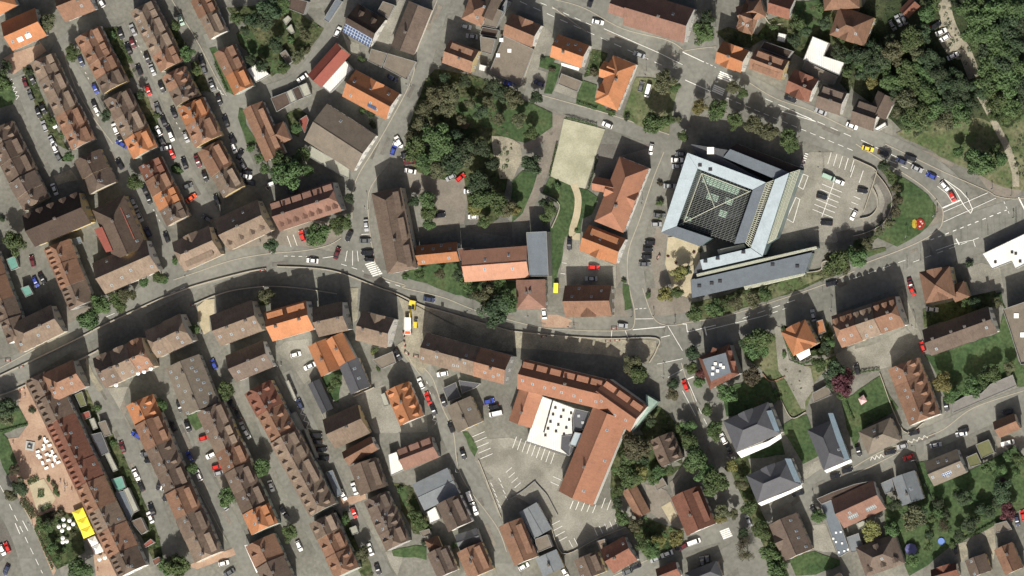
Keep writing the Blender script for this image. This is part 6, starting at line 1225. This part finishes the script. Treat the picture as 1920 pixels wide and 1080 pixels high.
# construction site: excavator, lorry, roller, container, barriers
mYP = mat('yellow_paint', (.6, .45, .05), var=.1, rnd=0)
def mach(name, t, x, y, rz, label, cat, parts):
    p = Z(t, x, y, .5); r = bpy.data.objects.new(name, None); LINK(r); r.location = (p.x, p.y, .22); r.rotation_euler = (0, 0, rz)
    for nm, m_, f in parts: q = MB(); f(q); q.build(nm, m_, r)
    tag(r, label, cat); return r
def boom(q): q.bar((1, 0, 1.6), (3.2, 0, 3.6), .4); q.bar((3.2, 0, 3.6), (5.2, 0, 1.6), .32); q.box(4.7, -.5, .3, 5.5, .5, 1.3)
mach('excavator', '22', 535, 128, R(-100), 'yellow and black excavator with lowered arm on the dusty site', 'excavator', [('track', mDark, lambda q: q.box(-1.8, -1.4, 0, 1.8, -.8, .8)), ('track', mDark, lambda q: q.box(-1.8, .8, 0, 1.8, 1.4, .8)), ('body', mYP, lambda q: (q.box(-1.7, -1.2, .85, .2, 1.2, 2.0), q.box(.2, .1, .85, 1.5, 1.2, 1.3))), ('cab', mCarGlass, lambda q: q.box(.2, .1, 1.3, 1.5, 1.1, 2.7)), ('boom', mYP, boom)])
def whl(q):
    for x in (-2.4, -1.2, 2.3):
        for y in (-1.15, 1.15): q.box(x - .42, y - .15, 0, x + .42, y + .15, .84)
mach('lorry', '22', 505, 285, R(90 - 180), 'white-topped tipper lorry parked among the rubble', 'lorry', [('cargo_bed', mWhite, lambda q: (q.box(-3.2, -1.2, 1.0, 1.4, 1.2, 2.5))), ('cab', PAINT['w'][1], lambda q: q.box(1.6, -1.15, .6, 3.2, 1.15, 2.6)), ('windscreen', mCarGlass, lambda q: q.box(3.2, -1, 1.6, 3.24, 1, 2.4)), ('bonnet_stripe', PAINT['T'][1], lambda q: q.box(2.0, -1.0, 2.6, 3.0, 1.0, 2.68)), ('wheels', mTyre, whl)])
mach('road_roller', '22', 560, 268, R(85), 'narrow yellow road roller beside the white lorry', 'road roller', [('drum', mMetal, lambda q: q.box(.9, -.6, 0, 1.9, .6, 1.0)), ('body', mYP, lambda q: q.box(-1.6, -.6, .4, 1.0, .6, 1.5)), ('canopy', mYP, lambda q: q.box(-.9, -.65, 2.2, .7, .65, 2.3)), ('wheel', mTyre, lambda q: (q.box(-1.5, -.7, 0, -.7, -.4, .9), q.box(-1.5, .4, 0, -.7, .7, .9)))])
mach('container', '32', 334, 0, R(88), 'yellow container at the end of the grass strip', 'container', [('body', mYP, lambda q: q.box(-1.8, -.8, 0, 1.8, .8, 1.9)), ('lid', mYel, lambda q: q.box(-1.85, -.85, 1.9, 1.85, .85, 2.0))])
mRedW = mat('barrier_red', (.5, .06, .04), var=0)
bl = [('02', 60, 545, 5), ('02', 165, 760, 30), ('02', 160, 590, 20), ('11', 690, 948, 10), ('11', 760, 812, 5), ('12', 170, 130, -10), ('22', 468, 350, -80), ('22', 475, 420, -80), ('22', 490, 490, -40), ('22', 560, 515, -10), ('32', 765, 305, 0), ('32', 720, 398, 5), ('32', 790, 392, 5), ('32', 240, 362, 15), ('31', 1098, 850, 60), ('41', 905, 130, -70)]
bls = label_set([(int(t[0]) * 320 + x / 4, int(t[1]) * 270 + y / 4, 'b', near(int(t[0]) * 320 + x / 4, int(t[1]) * 270 + y / 4)) for t, x, y, a in bl], '', lambda k, ph, r: f'{r}red and white barrier near {cut(ph, 10)}')
for (t, x, y, a), lb in zip(bl, bls):
    mach('road_barrier', t, x, y, R(a), lb, 'barrier', [('board', mRedW, lambda q: (q.box(-1.1, -.05, .8, -.4, .05, 1.05), q.box(.3, -.05, .8, 1.1, .05, 1.05))), ('rail', mWhite, lambda q: q.box(-.4, -.05, .8, .3, .05, 1.05)), ('foot', mDark, lambda q: (q.box(-1, -.35, 0, -.8, .35, .8), q.box(.8, -.35, 0, 1, .35, .8)))])
# solar panels on the dark house (south roof) and on two villas
mPV = mat('solar_cells', (.05, .075, .14), rough=.25, var=.25, fine=1, spec=.6, rnd=0)
def panels(t, P, Q, W, he, hr, u0, u1, v0, v1, nu, nv, root, m_=mPV, gap=.12, name='solar_panel'):
    """panel field on the P-Q slope: u along the ridge, v up the slope (0 eave, 1 ridge)"""
    c, d, n, L, Wm, rz = frame(t, P, Q, W, he); n_ = 0; sl = (hr - he) / (Wm / 2); m = MB()
    def pt(u, v): y = -Wm / 2 * (1 - v); return ((u - .5) * L, y, hr - sl * abs(y) + .14)
    for i in range(nu):
        for j in range(nv):
            a = u0 + (u1 - u0) * i / nu; b = u0 + (u1 - u0) * (i + 1) / nu - gap / L; e = v0 + (v1 - v0) * j / nv; f = v0 + (v1 - v0) * (j + 1) / nv - gap / (Wm / 2)
            m.add([pt(a, e), pt(b, e), pt(b, f), pt(a, f)], [(0, 1, 2, 3)])
    o = m.build(name, m_, root); return o
def find(lb): return next(o for o in bpy.data.objects if o.get('label', '') == lb)
w_ = mat('panel_frame_white', (.5, .55, .6), var=0)
def field(lb, args, uv, nu, nv, m_=mPV, bm=w_):
    r = find(lb); t, P, Q, W, he, hr = args
    c, d, n, L, Wm, rz = frame(t, P, Q, W, he); sl = (hr - he) / (Wm / 2)
    u0, u1, v0, v1 = uv; m = MB()
    def pt(u, v, z): y = -Wm / 2 * (1 - v); return ((u - .5) * L, y, hr - sl * abs(y) + z)
    m.add([pt(u0, v0, .1), pt(u1, v0, .1), pt(u1, v1, .1), pt(u0, v1, .1)], [(0, 1, 2, 3)]); b = m.build('solar_panels', bm, r); panels(t, P, Q, W, he, hr, u0, u1, v0, v1, nu, nv, b, m_, name='cells')
field('dark house whose south roof is covered with solar panels', ('20', (5, 240), (215, 360), 245, 7, 12.5), (.02, .98, .04, .96), 10, 5)
field('orange house with small solar panel beside the pale barn', ('20', (5, 722), (335, 900), 225, 7, 12), (.55, .74, .25, .5), 4, 2, bm=mDark)
field('grey house with small solar panels and roof windows', ('53', (605, 407), (852, 305), 193, 7, 11), (.35, .62, .35, .62), 5, 2)
mWp = mat('bright_panel', (.55, .62, .7), rough=.3, var=0)
field('slate hip-roofed villa with a white-framed solar strip', ('43', (560, 532), (888, 395), 222, 8, 12), (.3, .72, .3, .55), 7, 1, mWp)
field('slate hip-roofed villa with a long white roof cover', ('43', (400, 152), (738, 10), 255, 8, 12), (.32, .8, .12, .42), 1, 1, mWhite, mWhite)
field('orange hip-roofed corner building with two skylights, top left corner', ('00', (95, 382), (352, 268), 230, 8, 12.5), (.27, .42, .3, .72), 1, 1, mWhite, mWhite)
field('orange hip-roofed corner building with two skylights, top left corner', ('00', (95, 382), (352, 268), 230, 8, 12.5), (.5, .65, .3, .72), 1, 1, mWhite, mWhite)
mGR = mat('grey_roof_glass', (.13, .15, .15), rough=.25, var=.15, rnd=0)
for u in ((.2, .42), (.62, .84)): field('brick-roofed block with large glass roof lights', ('43', (1210, 722), (1525, 578), 235, 7, 11), (*u, .3, .8), 5, 3, mGR, mMetal)
# red metal strips on the brown courtyard building
r = find('brown building with two red metal roof strips'); cc_ = r.location.copy(); rz = r.rotation_euler.z
for pts, h in (([(850, 490), (905, 475), (1010, 710), (960, 738)], 13.2), ([(705, 640), (765, 620), (845, 800), (795, 812)], 12.4)):
    P = [Z('01', x, y, h) - Vector((cc_.x, cc_.y, 0)) for x, y in pts]; ca, sa = math.cos(-rz), math.sin(-rz); P = [(p.x * ca - p.y * sa, p.x * sa + p.y * ca) for p in P]
    m = MB(); m.prism(P, h - 1.8, h); d = m.build('dormer', ROOF['R'][1], r)
def strip(lb, t, pts, h, m_, th=.3, name='balcony'):
    r = find(lb); rz = r.rotation_euler.z; P = [Z(t, x, y, h) - Vector((r.location.x, r.location.y, 0)) for x, y in pts]; ca, sa = math.cos(-rz), math.sin(-rz)
    m = MB(); m.prism([(p.x * ca - p.y * sa, p.x * sa + p.y * ca) for p in P], h - th, h); m.build(name, m_, r)
mGB = mat('blue_grey_glazing', (.12, .16, .19), rough=.25, var=.2, rnd=0)
va, vb, vc = 'slate hip-roofed villa with a long white roof cover', 'slate hip-roofed villa with a white-framed solar strip', 'slate hip-roofed villa right of the dark lawn'
strip(va, '42', [(628, 922), (668, 915), (728, 1075), (690, 1075)], 12.6, mGB, 2.4, 'glazed_gable'); strip(vb, '43', [(765, 198), (812, 200), (888, 380), (840, 372)], 11.6, mGB, 2.4, 'glazed_gable'); strip(vc, '42', [(1090, 938), (1128, 938), (1252, 1282), (1205, 1290)], 11.2, mGB, 2.4, 'glazed_gable')
strip(va, '43', [(405, 152), (640, 70), (735, 15), (742, 45), (650, 105), (440, 195)], 6, mWhite); strip(vb, '43', [(562, 535), (800, 440), (890, 400), (898, 418), (800, 465), (590, 555)], 6, mWhite); strip(vc, '43', [(1060, 288), (1262, 205), (1272, 225), (1080, 308)], 5.5, mWhite)
sc_ = 'large ring-shaped orange school around a white roof'
mCu = mat('green_glass_porch', (.2, .27, .23), rough=.3, var=.25, fine=1.2, rnd=0)
strip(sc_, '32', [(1003, 798), (1092, 852), (1000, 960), (905, 1078), (888, 1072), (900, 1000), (1005, 862)], 7, mCu, 6.9, 'glazed_porch')
strip('large white flat roof dotted with skylights', '32', [(300, 838), (309, 842), (243, 1085), (234, 1081)], 5.3, mDark, .3, 'gutter')
strip('orange house with four round roof windows, white gable', '30', [(370, 472), (505, 510), (498, 530), (372, 492)], 4, mWhite)
strip('the' if 0 else 'small orange hip-roofed villa ringed by a hedge', '42', [(850, 500), (950, 455), (960, 500), (880, 545)], 4, mWhite)
# skylights on the white hall roof and canopy seams
r = find('large white flat roof dotted with skylights')
for i, (x, y) in enumerate([(325, 898), (385, 918), (443, 938), (308, 948), (367, 967), (428, 988), (288, 1003), (347, 1026), (407, 1048), (270, 1055), (330, 1075), (390, 1098), (250, 1105)]):
    p = Z('32', x, y, 5.3) - r.location; m = MB(); m.box(-.45, -.45, 0, .45, .45, .35); o = m.build('skylight', mDark, r, loc=(p.x, p.y, 5.0))
def rooflights(lb, t, pts, h, m_=None, s=.6):
    r = find(lb)
    for x, y in pts:
        p = Z(t, x, y, h + .3) - r.location; m = MB(); m.box(-s, -s, 0, s, s, .3); m.build('skylight', m_ or mSky, r, loc=(p.x, p.y, h))
rooflights('pale concrete flat-roofed building at the right edge', '51', [(1065, 885), (1190, 812), (1218, 822), (1250, 880)], 6, mDark, .5)
rooflights('modern flat-roofed block with white parapets, right edge', '52', [(1222, 208), (1270, 352), (1300, 470)], 12, mWhite, .9)
rooflights('large gritty concrete flat roof with three skylights', '20', [(1200, 300), (1175, 415), (1260, 380)], 3, mWhite, .7)
rooflights('ribbed grey roof with light domes', '43', [(1130, 800), (1150, 755), (1185, 750), (1150, 825), (1195, 835), (1172, 903), (1212, 893), (1240, 882)], 4, mWhite, .35)
rooflights('dark grey roof between white roof and orange wing', '32', [(500, 960), (530, 1010)], 5.3, mMetal, .5)
# people on the square: one walking figure, copied
def figure():
    pts = [((0, 0, .95), .15), ((0, 0, 1.2), .15), ((0, 0, 1.42), .17), ((0, 0, 1.52), .07), ((0, 0, 1.66), .11), ((0, 0, 1.76), .08),
           ((0, .2, 1.4), .07), ((.05, .27, 1.12), .05), ((.16, .27, .9), .04), ((0, -.2, 1.4), .07), ((-.06, -.27, 1.12), .05), ((-.12, -.27, .88), .04),
           ((0, .1, .88), .11), ((.16, .11, .48), .075), ((.1, .11, .08), .05), ((.26, .11, .04), .04), ((0, -.1, .88), .11), ((-.08, -.11, .48), .075), ((-.28, -.11, .1), .05), ((-.14, -.11, .04), .04)]
    E = [(0, 1), (1, 2), (2, 3), (3, 4), (4, 5), (2, 6), (6, 7), (7, 8), (2, 9), (9, 10), (10, 11), (0, 12), (12, 13), (13, 14), (14, 15), (0, 16), (16, 17), (17, 18), (18, 19)]
    me = bpy.data.meshes.new('person'); me.from_pydata([p for p, _ in pts], E, []); o = bpy.data.objects.new('person', me); LINK(o)
    mo = o.modifiers.new('s', 'SKIN')
    for i, (_, rr) in enumerate(pts): me.skin_vertices[0].data[i].radius = (rr, rr)
    me.skin_vertices[0].data[0].use_root = True; o.modifiers.new('u', 'SUBSURF').levels = 1
    dg = bpy.context.evaluated_depsgraph_get(); ev = bpy.data.meshes.new_from_object(o.evaluated_get(dg)); bpy.data.objects.remove(o)
    sk = mat('skin', (.45, .28, .2), var=0)
    ev.materials.clear(); ev.materials.append(mat('shirt_pale', (.4, .42, .5), var=0)); ev.materials.append(mat('trousers_dark', (.03, .035, .05), var=0)); ev.materials.append(sk); ev.materials.append(mat('hair_brown', (.06, .035, .02), var=0))
    for p in ev.polygons: z = p.center.z; p.material_index = 1 if z < .95 else 3 if z > 1.7 else 2 if z > 1.5 or (abs(p.center.y) > .2 and z < 1.1) else 0
    return ev
FG = figure(); ppl = [('03', 455, 375), ('03', 482, 378), ('03', 488, 408), ('03', 505, 405), ('03', 488, 445), ('03', 540, 437), ('03', 100, 85), ('02', 190, 810), ('11', 672, 740), ('12', 235, 340), ('12', 805, 585), ('12', 830, 580), ('03', 735, 1040), ('32', 465, 280), ('42', 860, 525)]
pls = label_set([(int(t[0]) * 320 + x / 4, int(t[1]) * 270 + y / 4, 'p', 'the pink square' if t == '03' else near(int(t[0]) * 320 + x / 4, int(t[1]) * 270 + y / 4)) for t, x, y in ppl], '', lambda k, ph, r: f'{r}person walking in pale top near {cut(ph)}')
for (t, x, y), lb in zip(ppl, pls):
    p = Z(t, x, y, 0); o = ob('person', FG, loc=(p.x, p.y, .16), rz=rt.uniform(0, 6.28)); tag(o, lb, 'person', 'people walking')

for o in bpy.data.objects:
    l_ = o.get('label')
    if l_ and len(l_.split()) > 16: o['label'] = l_.replace(' from north,', '').replace(' small', '').replace(' with', '') if len(l_.split()) < 18 else ' '.join(l_.split()[:16]); print('LONG', l_)
